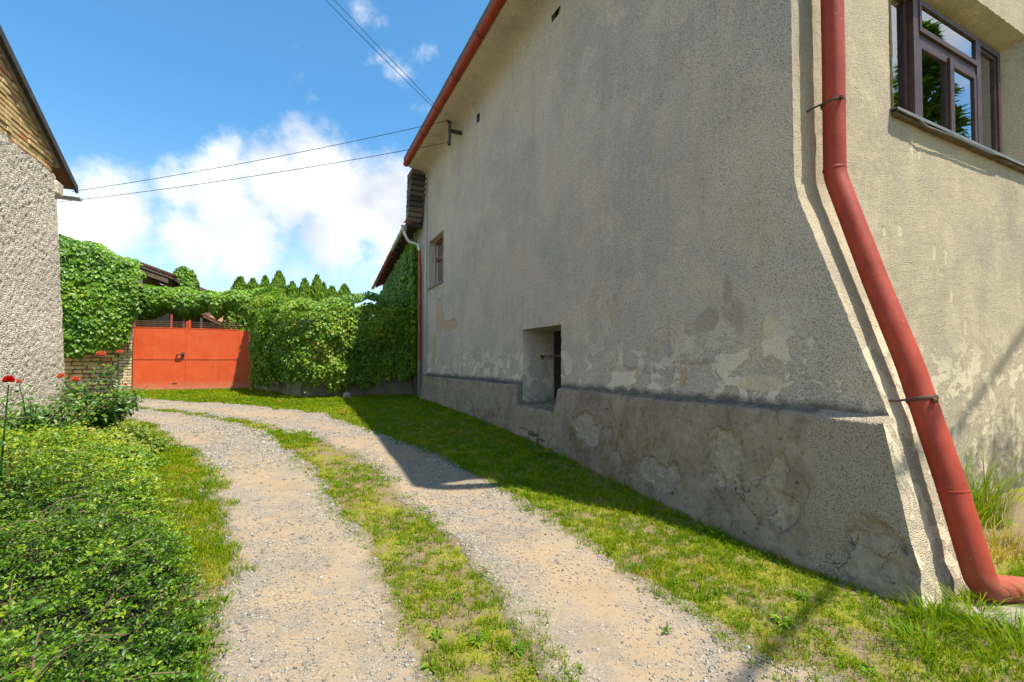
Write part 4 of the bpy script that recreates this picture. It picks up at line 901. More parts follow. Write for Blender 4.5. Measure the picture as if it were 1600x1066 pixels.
add_creeper(c1, f_left, 15000, .125, M_ivy, 5, thick=.25, spread=.55, tilt=.7)
for k in range(9): 
    x = -7 + k * .24; MB().tube([(x, 19.9, 1.95), (x + .05, 19.9, 2.3), (x + .12, 19.9, 2.8), (x + .0, 19.93, 4.2)], [.02, .018, .014, .008], 5).build('stem', M_twig, c1)
# garland over the gate
c2 = creeper('gate_creeper', 'long garland of creeper hanging over the red gate', (-3, 20, 3), None)
def vol_garland(n):
    s = rng.random(n); x = -5.3 + s * 5.0; y = 20.62 + .0 * x
    zt = np.interp(x, [-5.3, -4.4, -3.4, -2.0, -1.0, -.3], [4.25, 4.22, 4.22, 4.30, 4.42, 4.3]); zb_ = np.interp(x, [-5.3, -4.9, -4.2, -3.3, -2.4, -2.1, -1.8, -1.3, -.3], [2.9, 3.2, 3.36, 3.30, 3.42, 3.50, 3.35, 2.7, 2.6])
    q = np.stack([x, x * 0, x * 0], -1); zt = zt + .10 * vnoise(q, 2.5, 1); zb_ = zb_ + .16 * vnoise(q, 3.1, 2)
    a = rng.random(n) * 2 * np.pi; r = np.sqrt(rng.uniform(.55, 1.0, n)); ry = .55; rz = (zt - zb_) / 2; zc = (zt + zb_) / 2
    C = np.stack([x, y + np.cos(a) * r * ry, zc + np.sin(a) * r * rz], -1); N = np.stack([rng.normal(0, .2, n), np.cos(a) / ry, np.sin(a) / rz], -1); N /= np.linalg.norm(N, axis=1, keepdims=True)
    return C + N * lump(C, 2.5, .12, 3)[:, None], N
C, N = vol_garland(15000); n = len(C); L = .12 * rng.uniform(.65, 1.25, n)
foliage('foliage', C, N + rdir(n) * .6 + np.array([0, -.3, .8]), np.array([[0, -.2, -1]]) + rdir(n) * .6, L, L * .9, M_ivy, c2, np.clip(.55 + .5 * fbm(C, 1.2, 3, 4) + rng.normal(0, .2, n), 0, 1), .12, .3)
MB().tube([(-5.2, 20.6, 3.4), (-4, 20.6, 3.75), (-2.8, 20.6, 3.7), (-1.2, 20.6, 3.6)], .05, 7).build('stem', M_bark, c2, True)
for k in range(14):
    x = -5 + k * .3; MB().tube([(x, 20.6, 3.7), (x + .15, 20.6 + random.uniform(-.3, .3), 3.5), (x + .3, 20.6 + random.uniform(-.4, .4), 3.3 + random.uniform(0, .6))], [.018, .012, .006], 5).build('stem', M_twig, c2)
# clump that grows up behind the garland
c2b = creeper('creeper_clump', 'rounded green clump rising behind the gate garland', (-4.0, 22, 3), None)
n = 2600; d = rdir(n); d[:, 2] = np.abs(d[:, 2]); C = np.array([-4.0, 22.6, 4.2]) + d * np.array([.52, .5, 1.22]) * (rng.uniform(.8, 1, n) + .12 * fbm(d, 2.5, 3, 3))[:, None]
foliage('foliage', C, d + rdir(n) * .5, np.array([[0, 0, -1]]) + rdir(n) * .6, .13 * rng.uniform(.6, 1.2, n), .12 * rng.uniform(.6, 1.2, n), M_ivy, c2b)
MB().tube([(-4.0, 22.6, .5), (-4.0, 22.6, 5.1)], [.09, .03], 7).build('stem', M_bark, c2b)
# cascade over the boundary wall
c3 = creeper('cascading_creeper', 'yellow green creeper cascading over the boundary wall right of the gate', (1, 17.3, 3), None)
def f_wall(u, v):
    s = u * (LW + .05) - .25; q = np.stack([s, s * 0, s * 0], -1)
    zt = np.interp(s, [0, 2.6, 4, 5.5, 6.6, 7.4, 8.2], [3.3, 3.05, 2.98, 3.1, 3.3, 3.7, 4.0]) + .12 * vnoise(q, 1.3, 1) + .09 * vnoise(q, 4.3, 9)
    zb_ = np.interp(s, [0, .8, 1.6, 2.2, 2.6, 3.5, 5, 7, 8.2], [1.05, 1.0, .85, .72, .8, .95, .95, .85, .6]) + .22 * vnoise(q, 4.5, 2) + .18 * vnoise(q, 11, 3)
    z = zb_ + v * (zt - zb_ + .45); over = np.clip(z - zt, 0, 1)
    h = np.clip((z - zb_) / (zt - zb_), 0, 1); bul = (.12 + .34 * np.sin(np.clip(h * 1.25, 0, 1) * 1.9)) * np.interp(s, [-.3, .6, 1.6, 8], [.35, .6, 1, 1]) * np.interp(s, [6.4, 7.9], [1, .1]) + .12 * vnoise(np.stack([s, z, z * 0], -1), 1.6, 6)
    off = bul - over * 1.9; P, Nw = wall_at(s); P = P + Nw * off[:, None]
    C = np.stack([P[:, 0], P[:, 1], np.minimum(z, zt) + .12 * (over > 0)], -1); N = np.stack([Nw[:, 0], Nw[:, 1], .15 + over * 5], -1); N /= np.linalg.norm(N, axis=1, keepdims=True)
    return C, N, np.ones(len(s), bool)
add_creeper(c3, f_wall, 46000, .085, M_ivy2, 25, thick=.40, spread=.75, tilt=.8)
def shoots():
    n = 110; s = rng.uniform(.2, LW - .3, n); m = 16; t = np.linspace(0, 1, m)[None]; P, Nw = wall_at(s); z0 = rng.uniform(.75, 2.9, n); ln = rng.uniform(.3, .8, n)
    o = .42 + .12 * np.sin(t * 3) + .0 * z0[:, None]; X = P[:, None] + Nw[:, None] * (o * np.clip((LW - s) / 1.5, .3, 1)[:, None])[..., None]; Z = np.maximum(z0[:, None] - t * ln[:, None], .48)
    C = np.concatenate([X + rng.normal(0, .025, X.shape), Z[..., None]], -1).reshape(-1, 3); k = len(C); L = .075 * rng.uniform(.6, 1.2, k)
    foliage('hanging_shoots', C, np.repeat(np.c_[Nw, .5 + 0 * s], m, 0) + rdir(k) * .6, np.array([[0, 0, -1]]) + rdir(k) * .7, L, L * .8, M_ivy2, c3, np.clip(rng.normal(.65, .2, k), 0, 1), .12, .3)
shoots()
for k in range(28):
    s = .3 + k * .27; z1_ = random.uniform(.62, 1.1); pt = [bw_pt(s, .25, 2.2), bw_pt(s + random.uniform(-.1, .1), .34, 1.6), bw_pt(s + random.uniform(-.15, .15), .28, z1_)]
    MB().tube(pt, [.014, .01, .005], 5).build('stem', M_twig, c3)
# creeper on the wing
c4 = creeper('wing_creeper', 'dark shaded creeper climbing the lower wing up to its eaves', (3.8, 16, .5), None)
def f_wing(u, v):
    y = 14.3 + u ** 1.7 * 12.4; q = np.stack([y, y * 0, y * 0], -1)
    zt = np.interp(y, [14.3, 14.6, 15.2, 16.5, 18, 22, 27], [4.6, 5.3, 5.6, 5.55, 5.4, 5.3, 5.2]) + .15 * vnoise(q, 2, 1); z = 1.15 + v * (zt - 1.15)
    near = np.clip((15.6 - y) / .8, 0, 1); C = np.stack([wx(y) - .06 - .16 * np.clip(np.sin((z - 1.1) / 4.4 * 3.14), 0, 1) * (1 - .8 * near) + .24 * near * rng.random(len(y)), y, z], -1); N = np.stack([-1 + 0 * y, -.25 + 0 * y, .1 + 0 * y], -1); N /= np.linalg.norm(N, axis=1, keepdims=True)
    return C, N, np.ones(len(y), bool)
add_creeper(c4, f_wing, 20000, .11, M_ivy, 45, thick=.22, spread=.6)
MB().tube([(3.6, 14.9, .4), (3.55, 15.0, 2), (3.6, 15.3, 3.6), (3.65, 15.2, 4.8)], [.04, .03, .02, .01], 6).build('stem', M_twig, c4)

# ------------------------------------------------------------------ thuja row behind the boundary wall
def thuja_proto(sd):
    root = thing('thuja_tree', (0, 0, 0), 'x', 'tree', 'row of thujas behind the boundary wall')
    n = 3400; h = rng.random(n) ** .75; prof = np.interp(h, [0, .15, .5, .8, .93, 1], [.85, 1, .92, .62, .34, .04]); a = rng.random(n) * 2 * np.pi
    r = prof * (.8 + .25 * rng.random(n)) * .70; C = np.stack([np.cos(a) * r, np.sin(a) * r, .25 + h * 4.75], -1)
    r_l = 1 + .34 * fbm(C * np.array([1, 1, .6]), 2.4, 3, sd); C[:, 0] *= r_l; C[:, 1] *= r_l
    N = np.stack([np.cos(a), np.sin(a), .25 + 0 * a], -1) + rdir(n) * .6; T = np.stack([np.cos(a) * .35, np.sin(a) * .35, 1 + 0 * a], -1) + rdir(n) * .35
    L = rng.uniform(.14, .26, n); foliage('crown', C, N, T, L, L * .42, M_thuja, root, None, .1, .1)
    MB().tube([(0, 0, 0), (0, 0, .5), (0, 0, 4.5)], [.06, .05, .015], 7).build('trunk', M_bark, root)
    return root
TH = [(-2.3, 25.6, 5.6), (-1.75, 25.5, 5.55), (-1.22, 25.4, 5.7), (-.62, 25.5, 6.0), (-.02, 25.3, 5.5), (.55, 25.4, 5.7), (1.12, 25.5, 5.95), (1.48, 25.9, 5.65), (1.85, 25.4, 5.4), (2.45, 25.3, 5.55)]
TL = ['thuja peeking over the gate garland, leftmost of the conifer row', 'second thuja from the gate, half sunk behind the garland', 'slim third thuja of the row, at the garland\'s right end', 'tall pointed thuja left of the row\'s middle, fourth from the gate', 'short blunt thuja in the dip of the row, fifth from the gate', 'sixth thuja from the gate, just left of the tallest pair', 'tall broad thuja right of the row\'s middle, seventh from the gate', 'thuja crowding close behind the seventh one', 'low thuja second from the house end of the row', 'last thuja of the row, nearest the house']
pts = [thuja_proto(9), thuja_proto(23), thuja_proto(57)]
for i, (x, y, ztop) in enumerate(TH):
    pt = pts[i % 3]; o = pt if i < 3 else pt.copy()
    if i > 2:
        col.objects.link(o)
        for c in list(pt.children):
            d = c.copy(); col.objects.link(d); d.parent = o
    g0 = float(zg(x, y)); o.location = (x, y, g0); o.rotation_euler = (0, 0, random.uniform(0, 6.28)); s = (ztop - g0) / 5.1; w_ = s * random.uniform(.8, 1.25); o.scale = (w_, w_, s); o['label'] = TL[i]

# ------------------------------------------------------------------ overhead wires
def wire(p, q, sag, label, r=.007):
    p, q = Vector(p), Vector(q); P = []
    for k in range(25):
        t = k / 24; v = p.lerp(q, t); v.z -= sag * 4 * t * (1 - t); P.append(v)
    tag(MB().tube(P, r, 5).build('overhead_wire', M_cable, None, True), label, 'wire', 'overhead wires')
wire((3.33, 10.33, 7.27), (-5.10, 15.3, 5.86), .10, 'upper thin wire from the eaves bracket to the left house')
wire((3.33, 10.33, 6.74), (-5.45, 15.3, 5.52), .10, 'lower thin wire from the eaves bracket to the left house')
wire((3.31, 10.36, 7.23), (-2.1, 11.1, 11.9), .06, 'left one of two thin wires rising from the eaves bracket')
wire((3.33, 10.36, 7.30), (-1.9, 10.95, 11.95), .06, 'right one of two thin wires rising from the eaves bracket')

# ------------------------------------------------------------------ grass
def blades(P, h, w, tint, out, lean=.5):
    n = len(P); a = rng.random(n) * 2 * np.pi; s = np.stack([np.cos(a), np.sin(a), 0 * a], -1) * (w / 2)[:, None]
    ln = (rng.random(n) * lean + .1) * h; b = np.arctan2(out[:, 1], out[:, 0]) + rng.normal(0, .8, n); d = np.stack([np.cos(b), np.sin(b), 0 * b], -1) * ln[:, None]; up = np.stack([0 * h, 0 * h, h], -1)
    V = np.stack([P - s, P + s, P + d * .35 + up * .6 + s * .75, P + d * .35 + up * .6 - s * .75, P + d + up], 1).reshape(-1, 3)
    k = (np.arange(n) * 5)[:, None, None]; F = (np.array([[0, 1, 2], [0, 2, 3], [3, 2, 4]])[None] + k).reshape(-1, 3)
    return V, F, np.repeat(tint, 5)
def sample_region(x0, x1, y0, y1, inside, dens_fn, n):
    x = rng.uniform(x0, x1, n); y = rng.uniform(y0, y1, n); keep = inside(x, y) > rng.random(n) * 1.0
    x, y = x[keep], y[keep]; keep = rng.random(len(x)) < dens_fn(x, y); return x[keep], y[keep]
def nz(x, y, f, seed, o=3): return fbm(np.stack([x, y, 0 * x], -1), f, o, seed)
def depth(x, y): return np.maximum(x * .434 + y * .9, .8)
def grass_patch(name, label, region, inside, n, seed, hmul=1.0, dry=.0, patch=.35):
    def dens(x, y):
        lod = np.clip((3.2 / depth(x, y)) ** 1.3, .05, 1); return lod * np.clip(sm(nz(x, y, 2.0, seed) + .35 * nz(x, y, 7, seed + 1), -patch - .25, -patch + .45), .16, 1)
    cx, cy = sample_region(*region, inside, dens, n // 9); m = 9; x = np.repeat(cx, m); y = np.repeat(cy, m); d = depth(x, y); k = len(x)
    out = rng.normal(0, 1, (k, 2)); r = .013 * np.clip(d / 3, 1, 3)[:, None]; x = x + out[:, 0] * r[:, 0]; y = y + out[:, 1] * r[:, 0]
    ch = np.repeat(rng.uniform(.55, 1.35, len(cx)), m); ct = np.repeat(rng.normal(0, .15, len(cx)), m)
    hh = (.020 + .020 * sm(nz(x, y, 1.6, seed + 2), -.4, .6) + .028 * rng.random(k) ** 2) * hmul * ch * np.clip(1 + (d - 4) * .02, 1, 1.35)
    w = (.0036 + .0026 * rng.random(k)) * np.clip(d / 3.0, 1, 5.5)
    ti = np.clip(.38 + .30 * nz(x, y, 1.3, seed + 4) + ct + rng.normal(0, .14, k) + dry + .30 * sm(nz(x, y, 4, seed + 6), .12, .55), 0, 1)
    P = np.stack([x, y, zg(x, y) - .004], -1); V, F, t = blades(P, hh, w, ti, out, 1.1)
    # clover-like ground leaves between the blades
    q = rng.choice(len(cx), len(cx) // 2, replace=False); q = np.repeat(q, 3); C = np.stack([cx[q] + rng.normal(0, .02, len(q)), cy[q] + rng.normal(0, .02, len(q)), 0 * q], -1); C[:, 2] = zg(C[:, 0], C[:, 1]) + rng.uniform(.006, .028, len(q))
    L = rng.uniform(.008, .018, len(q)) * np.clip(depth(C[:, 0], C[:, 1]) / 3.2, 1, 4); V2, F2 = leaf_mesh(C, np.array([[0, 0, 1.0]]) + rdir(len(q)) * .5, rdir(len(q)), L, L * .8, .1, .1)
    t2 = np.repeat(np.clip(.25 + .3 * nz(C[:, 0], C[:, 1], 2.5, seed + 8) + rng.normal(0, .12, len(q)), 0, 1), 5)
    V = np.r_[V, V2]; F = np.r_[F, F2 + 5 * k]; t = np.r_[t, t2]
    o = np_mesh(name, V, F, M_grass, attrs={'tint': t}); tag(o, label, 'grass', kind='stuff'); return k
def soft(d, a=.09): return sm(d, -a, a)
def in_median(x, y):
    j = .10 * nz(x, y, 3, 201) + .07 * nz(x, y, 9, 202); return soft(x - edge_x(E1R, y) + j) * soft(edge_x(E2L, y) - x + j)
def plx(y): return np.interp(y, [1.40, 1.6, 13], [3.42, 3.41, 3.42])
def in_verge(x, y):
    j = .12 * nz(x, y, 3, 203) + .08 * nz(x, y, 9, 204); a = soft(x - edge_x(E2R, y) + j)
    lim = np.where(y > 14.9, np.where(y < 15.1, .35, .35 - (y - 15.0) * .337), np.where(y < 1.42, 9, plx(y))); return a * (x < lim) * (y < 19.98) * ((y > 1.15) | (x < 6))
BE = np.array([(-.02, .3), (-.12, 1.4), (-.38, 2.5), (-.50, 3.2), (-.78, 4.17), (-1.22, 5.42), (-1.75, 7.0), (-2.6, 8.4), (-3.3, 9.3)])
def bush_x(y): return np.interp(y, BE[:, 1], BE[:, 0])
def in_left(x, y):
    j = .12 * nz(x, y, 3, 205) + .08 * nz(x, y, 9, 206); return soft(edge_x(E1L, y) - x + j) * (x > bush_x(y) - .35) * (x > -3.5)
g1 = grass_patch('grass', 'grassy strip between the two wheel tracks', (-3.6, 1.4, .9, 14), in_median, 620000, 300, .85, .04, .30)
g2 = grass_patch('grass', 'grass verge along the foot of the plastered house and gate', (-5.2, 5.0, .3, 20), in_verge, 1700000, 320, 1.0, .02, .80)
g3 = grass_patch('grass', 'grass fringe between the low shrub and the gravel', (-3.5, .2, 1.5, 12.5), in_left, 560000, 340, 1.15, .04, .5)
print('blades', g1, g2, g3)

# tufts of longer grass hugging the plinth and the pipe shoe
def tuft(n, r, h, tint0, w=.006, lean=1.1):
    a = rng.random(n) * 2 * np.pi; q = r * np.sqrt(rng.random(n)); P = np.stack([np.cos(a) * q, np.sin(a) * q, 0 * q - .01], -1)
    hh = h * rng.uniform(.35, 1.0, n); s = np.stack([-np.sin(a), np.cos(a), 0 * a], -1) * (w / 2) * rng.uniform(.7, 1.3, n)[:, None]
    b = a + rng.normal(0, .7, n); d = np.stack([np.cos(b), np.sin(b), 0 * b], -1) * (hh * lean * rng.uniform(.2, .9, n))[:, None]
    rows = []
    for t, wd in ((0, 1), (.35, .95), (.7, .7)):
        c = P + d * t ** 2 + np.stack([0 * hh, 0 * hh, hh * (t - .25 * t ** 3)], -1); rows += [c - s * wd, c + s * wd]
    rows.append(P + d + np.stack([0 * hh, 0 * hh, hh * .72], -1)); V = np.stack(rows, 1).reshape(-1, 3); k = (np.arange(n) * 7)[:, None, None]
    F = (np.array([[0, 1, 3], [0, 3, 2], [2, 3, 5], [2, 5, 4], [4, 5, 6]])[None] + k).reshape(-1, 3)
    return V, F, np.repeat(np.clip(tint0 + rng.normal(0, .16, n), 0, 1), 7)
def add_tuft(x, y, n, r, h, t0, label, lean=1.1, w=.006, z=None):
    V, F, t = tuft(n, r, h, t0, w, lean); o = np_mesh('grass_tuft', V, F, M_grass, attrs={'tint': t}); o.location = (x, y, float(zg(x, y)) if z is None else z); tag(o, label, 'grass', 'tufts of long grass')
add_tuft(3.30, 1.30, 150, .13, .22, .25, 'long dark grass tuft at the foot of the house corner')
add_tuft(3.56, 1.24, 120, .10, .26, .45, 'long grass tuft between the house corner and the downpipe', 1.3)
add_tuft(3.98, 1.05, 100, .10, .30, .6, 'wispy grass tuft under the downpipe bend', 1.3)
add_tuft(5.1, 1.95, 220, .22, .62, .55, 'tall yellowing grass against the front wall right of the downpipe', .8)
add_tuft(5.75, 2.0, 300, .25, 1.0, .4, 'tall green grass at the right edge against the front wall', .8)
add_tuft(5.0, 1.62, 240, .30, .30, .9, 'dry straw coloured grass behind the downpipe outlet', 1.4)
add_tuft(3.35, .98, 190, .22, .24, .35, 'lush grass tuft in front of the stone slab', 1.5)
add_tuft(3.75, .72, 190, .22, .22, .2, 'dark lush grass at the bottom right corner', 1.5)
add_tuft(2.95, 1.22, 130, .16, .15, .35, 'grass tuft in the verge near the house corner', 1.5)
for i, y in enumerate((1.9, 2.45, 2.8, 3.3, 4.2, 5.3, 6.6, 8.2, 10.5, 12.6)):
    add_tuft(3.36 - .03 * (i % 3), y, 50 + 12 * (i % 4), .14, .10 + .04 * (i % 3), .15 + .05 * (i % 3), ['dark grass tuft at the plinth foot, nearest the house corner', 'dark grass tuft at the plinth foot, second from the house corner', 'third grass tuft from the house corner along the shaded plinth', 'grass tuft at the plinth foot below the pale flaked patches', 'grass tuft at the mossy middle of the near plinth', 'grass tuft at the plinth foot just before the cellar opening', 'grass tuft under the notch of the cellar opening', 'grass tuft at the plinth just past the cellar opening', 'grass tuft at the far half of the plinth', 'farthest grass tuft of the plinth, below the side window'][i])
# broad-leaved weeds
def weed(x, y, n, L, rz, label, t0=.4):
    a = np.arange(n) * 2.4 + rz + rng.normal(0, .2, n); el = rng.uniform(.15, .7, n); T = np.stack([np.cos(a) * np.cos(el), np.sin(a) * np.cos(el), np.sin(el)], -1)
    N = np.stack([-np.cos(a) * np.sin(el), -np.sin(a) * np.sin(el), np.cos(el)], -1); C = T * .01 + np.array([0, 0, .01])
    LL = L * rng.uniform(.6, 1.1, n); o = thing('leafy_weed', (x, y, float(zg(x, y))), label, 'weed', 'broad leaved weeds in the grass')
    foliage('leaves', C, N, T, LL, LL * .42, M_ivy2, o, np.clip(t0 * .8 + rng.normal(0, .15, n), 0, 1), .12, .35, local=True)
    if n > 9: MB().tube([(0, 0, 0), (.01, .01, .06)], .003, 5).build('stem', M_twig, o, local=True)
WD = [(2.56, 1.72, 12, .12, .75, 'largest pale broad leaved weed in the verge near the corner'), (1.90, 1.95, 6, .07, .5, 'small flat weed lying on the gravel edge of the verge'), (2.35, 2.35, 10, .08, .6, 'leafy weed in the verge, second from the corner'), (2.28, 2.62, 12, .09, .25, 'dark green weed cushion in the verge'),
      (.90, 2.28, 9, .09, .6, 'broad weed in the median strip near the camera'), (1.05, 2.12, 9, .10, .45, 'upright weed at the house side of the median strip'), (.72, 2.42, 8, .08, .6, 'pale weed in the middle of the median strip'), (.62, 2.2, 8, .08, .65, 'yellowish weed at the shrub side of the median strip'), (.95, 2.75, 8, .07, .5, 'small weed farther up the median strip'),
      (.8, 3.7, 10, .07, .7, 'bright clover like weed patch on the median strip'), (2.55, 1.28, 8, .07, .5, 'low weed at the bottom edge of the verge'), (2.95, 1.85, 10, .09, .4, 'weed by the plinth corner'), (2.05, 3.9, 8, .07, .35, 'weed at the gravel edge halfway along the verge'), (2.05, 3.6, 7, .06, .3, 'tiny dark weed on the gravel beside the verge'), (3.25, 5.55, 16, .16, .3, 'tall dark weed by the cellar opening'), (3.2, 14.0, 18, .22, .3, 'leafy weed at the foot of the far downpipe'), (-.25, 16.6, 16, .2, .2, 'dark weed in front of the creeper wall')]
for k, w_ in enumerate(WD): weed(w_[0], w_[1], w_[2] + 5, w_[3] * .58, k * .9, w_[5], w_[4])

# ------------------------------------------------------------------ loose pebbles on the tracks
OCT = np.array([(1, 0, 0), (-1, 0, 0), (0, 1, 0), (0, -1, 0), (0, 0, 1), (0, 0, -1)], float); OF = np.array([(0, 2, 4), (2, 1, 4), (1, 3, 4), (3, 0, 4), (2, 0, 5), (1, 2, 5), (3, 1, 5), (0, 3, 5)])
def pebbles(TR, n, label, seed):
    i = rng.random(n) * (NS - 2); j = rng.uniform(.04, .96, n) * (TR.shape[1] - 2); i0, j0 = i.astype(int), j.astype(int); fi, fj = (i - i0)[:, None], (j - j0)[:, None]
    P = (TR[i0, j0] * (1 - fi) + TR[i0 + 1, j0] * fi) * (1 - fj) + (TR[i0, j0 + 1] * (1 - fi) + TR[i0 + 1, j0 + 1] * fi) * fj
    d = depth(P[:, 0], P[:, 1]); keep = (P[:, 1] > .8) & (rng.random(n) < np.clip((3.0 / d) ** 1.1, .0, 1)) & (rng.random(n) < np.clip(.55 + 1.1 * nz(P[:, 0], P[:, 1], 1.4, seed), .12, 1)); P = P[keep]; d = d[keep]; k = len(P)
    ed = np.abs(j[keep] / (TR.shape[1] - 2) * 2 - 1); r = (.0032 + .0095 * rng.random(k) ** 3.2) * np.clip(d / 3.2, 1, 2.2) * (.9 + .35 * ed ** 2); big = rng.random(k) < .004; r = np.where(big, r * 2.0, r)
    S = r[:, None] * rng.uniform(.6, 1.4, (k, 3)) * np.array([1, 1, .6]); V = OCT[None] * S[:, None] * rng.uniform(.75, 1.2, (k, 6, 1)); a = rng.random(k) * 6.28; c, s = np.cos(a)[:, None], np.sin(a)[:, None]
    V = np.stack([V[..., 0] * c - V[..., 1] * s, V[..., 0] * s + V[..., 1] * c, V[..., 2]], -1) + P[:, None] + np.array([0, 0, .001])
    F = OF[None] + (np.arange(k) * 6)[:, None, None]; o = np_mesh('loose_gravel', V.reshape(-1, 3), F.reshape(-1, 3), M_pebbles, attrs={'tint': np.repeat(rng.random(k), 6)}); tag(o, label, 'gravel', kind='stuff'); return k
print('pebbles', pebbles(TR1, 85000, 'loose pebbles strewn over the shrub side wheel track', 5), pebbles(TR2, 85000, 'loose pebbles strewn over the house side wheel track', 6))

# ------------------------------------------------------------------ low shrub in the left foreground
def bush_h(x, y):
    e = bush_x(y) - x; w = np.interp(y, [0, 5, 7, 8.6], [.66, .56, .38, .2]); return w * (1 - np.exp(-np.maximum(e, 0) / .24)) * (1 + .55 * nz(x, y, 1.7, 401) + .42 * nz(x, y, 4.6, 402)) * (y < 9.2)
sh = thing('spreading_shrub', (-1.6, 4, 0), 'spreading evergreen shrub with tiny glossy leaves filling the left foreground', 'shrub')
def build_shrub():
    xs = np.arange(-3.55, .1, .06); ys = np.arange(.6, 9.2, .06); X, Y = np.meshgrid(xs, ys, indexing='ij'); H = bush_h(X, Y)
    V = np.stack([X, Y, zg(X, Y) + H * .50 - .06], -1).reshape(-1, 3); np_mesh('shaded_core', V, grid_faces(len(xs), len(ys)), simple('painted_gap_shade', (.012, .014, .006), (.022, .028, .009), 20, .95, .8, 50), sh, smooth=True)  # near-black mound paints the deep shade between the leaf sprays
    ns = 32000; x = rng.uniform(-3.5, .1, ns); y = .7 + rng.random(ns) ** 1.25 * 8.0; d = np.maximum(x * .434 + y * .9, .4); e = bush_x(y) - x
    vis = (e > -.02) & (rng.random(ns) < np.clip((2.6 / d), .22, 1)) & ((x - .0) > -.95 * y - .3)
    vis &= rng.random(ns) < np.clip(.62 + .9 * nz(x, y, 5.0, 431, 2), .30, 1)
    x, y, d, e = x[vis], y[vis], d[vis], e[vis]; ns = len(x); H = bush_h(x, y); hole = nz(x, y, 2.4, 405)
    zb_ = zg(x, y) + np.maximum(H, .03) * rng.uniform(.40, 1.0, ns) ** 1.0 - .20 * sm(hole, .10, .45) * (H > .2)
    sc_ = np.clip(d / 3.0, 1, 1.9); ln = rng.uniform(.16, .34, ns) * np.clip(sc_, 1, 1.4) * np.clip(H / .3, .5, 1); az = rng.normal(-.5, 1.5, ns); m = 22
    t = np.linspace(.06, 1, m)[None]; el0 = rng.uniform(.25, 1.0, ns)[:, None]; hz = ln[:, None] * t * np.cos(el0 * (1 - .4 * t)); vt = ln[:, None] * (np.sin(el0) * t - .45 * t ** 2)
    C = np.stack([x[:, None] + np.cos(az)[:, None] * hz, y[:, None] + np.sin(az)[:, None] * hz, zb_[:, None] + vt], -1)
    sd = np.where(np.arange(m) % 2, 1, -1)[None] * 1.0; sx = -np.sin(az)[:, None] * sd; sy = np.cos(az)[:, None] * sd
    T = np.stack([sx * .9 + np.cos(az)[:, None] * .65 + 0 * t, sy * .9 + np.sin(az)[:, None] * .65 + 0 * t, .35 + 0 * sx + 0 * t], -1)
    k = ns * m; C = C.reshape(-1, 3); T = T.reshape(-1, 3) + rdir(k) * .45; N = np.array([[0, -.15, 1]]) + rdir(k) * .85
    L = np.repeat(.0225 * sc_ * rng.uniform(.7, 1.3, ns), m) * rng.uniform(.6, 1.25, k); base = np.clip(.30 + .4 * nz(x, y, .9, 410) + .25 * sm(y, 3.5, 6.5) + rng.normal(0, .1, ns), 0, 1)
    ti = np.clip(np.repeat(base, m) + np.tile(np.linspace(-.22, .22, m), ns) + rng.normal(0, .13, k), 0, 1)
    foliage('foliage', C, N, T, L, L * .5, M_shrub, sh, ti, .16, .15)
    # bare twigs, a ribbon of thin tubes
    tw = MB(); pick = rng.choice(ns, 620, replace=False)
    for i in pick:
        q = [(x[i] + math.cos(az[i]) * ln[i] * 1.05 * s * math.cos(el0[i, 0] * (1 - .4 * s)), y[i] + math.sin(az[i]) * ln[i] * 1.05 * s * math.cos(el0[i, 0] * (1 - .4 * s)), zb_[i] + ln[i] * (math.sin(el0[i, 0]) * s - .45 * s * s) + .004) for s in (-.3, .2, .6, 1.0)]
        tw.tube(q, [.0035, .003, .0022, .0012], 4, False)
    tw.build('twigs', M_twig, sh, kind='stuff'); print('shrub leaves', k)
build_shrub()

# golden low plants beyond the shrub
def low_plant(name, x, y, rx, ry, h, n, L, mat, label, cat, seed, asp=.6):
    o = thing(name, (x, y, float(zg(x, y))), label, cat); d = rdir(n); d[:, 2] = np.abs(d[:, 2]); rr = rng.uniform(.45, 1, n) ** .6 * (1 + .35 * fbm(d, 1.9, 3, seed)); C = d * np.array([rx, ry, h]) * rr[:, None]
    LL = L * rng.uniform(.6, 1.25, n); foliage('foliage', C, np.array([[0, -.2, .8]]) + d * .5 + rdir(n) * .6, d + rdir(n) * .8, LL, LL * asp, mat, o, np.clip(.5 + .4 * fbm(C, 3, 3, seed) + rng.normal(0, .2, n), 0, 1), .15, .25, local=True)
    for k in range(9):
        a = random.uniform(0, 6.28); q = random.uniform(.2, .7); MB().tube([(0, 0, 0), (math.cos(a) * rx * q * .5, math.sin(a) * ry * q * .5, h * .5), (math.cos(a) * rx * q, math.sin(a) * ry * q, h * .85)], [.008, .006, .003], 5).build('stem', M_twig, o, local=True)
    return o
low_plant('golden_shrub', -1.95, 7.55, .42, .4, .42, 2600, .05, M_gold, 'yellow green low shrub beside the gravel bend', 'shrub', 3)
low_plant('golden_shrub', -2.55, 7.9, .35, .35, .38, 1800, .05, M_gold, 'golden low shrub in front of the rose bush', 'shrub', 5)
low_plant('low_shrub', -2.95, 7.3, .55, .5, .46, 2600, .045, M_ivy2, 'mixed green low shrub against the pebbledash wall', 'shrub', 7)
low_plant('low_shrub', -1.75, 6.6, .4, .5, .34, 2200, .04, M_ivy2, 'green low shrub where the evergreen meets the grass', 'shrub', 8)
low_plant('low_shrub', -2.4, 6.5, .6, .6, .40, 3000, .042, M_ivy2, 'olive low shrub behind the evergreen mass', 'shrub', 9)

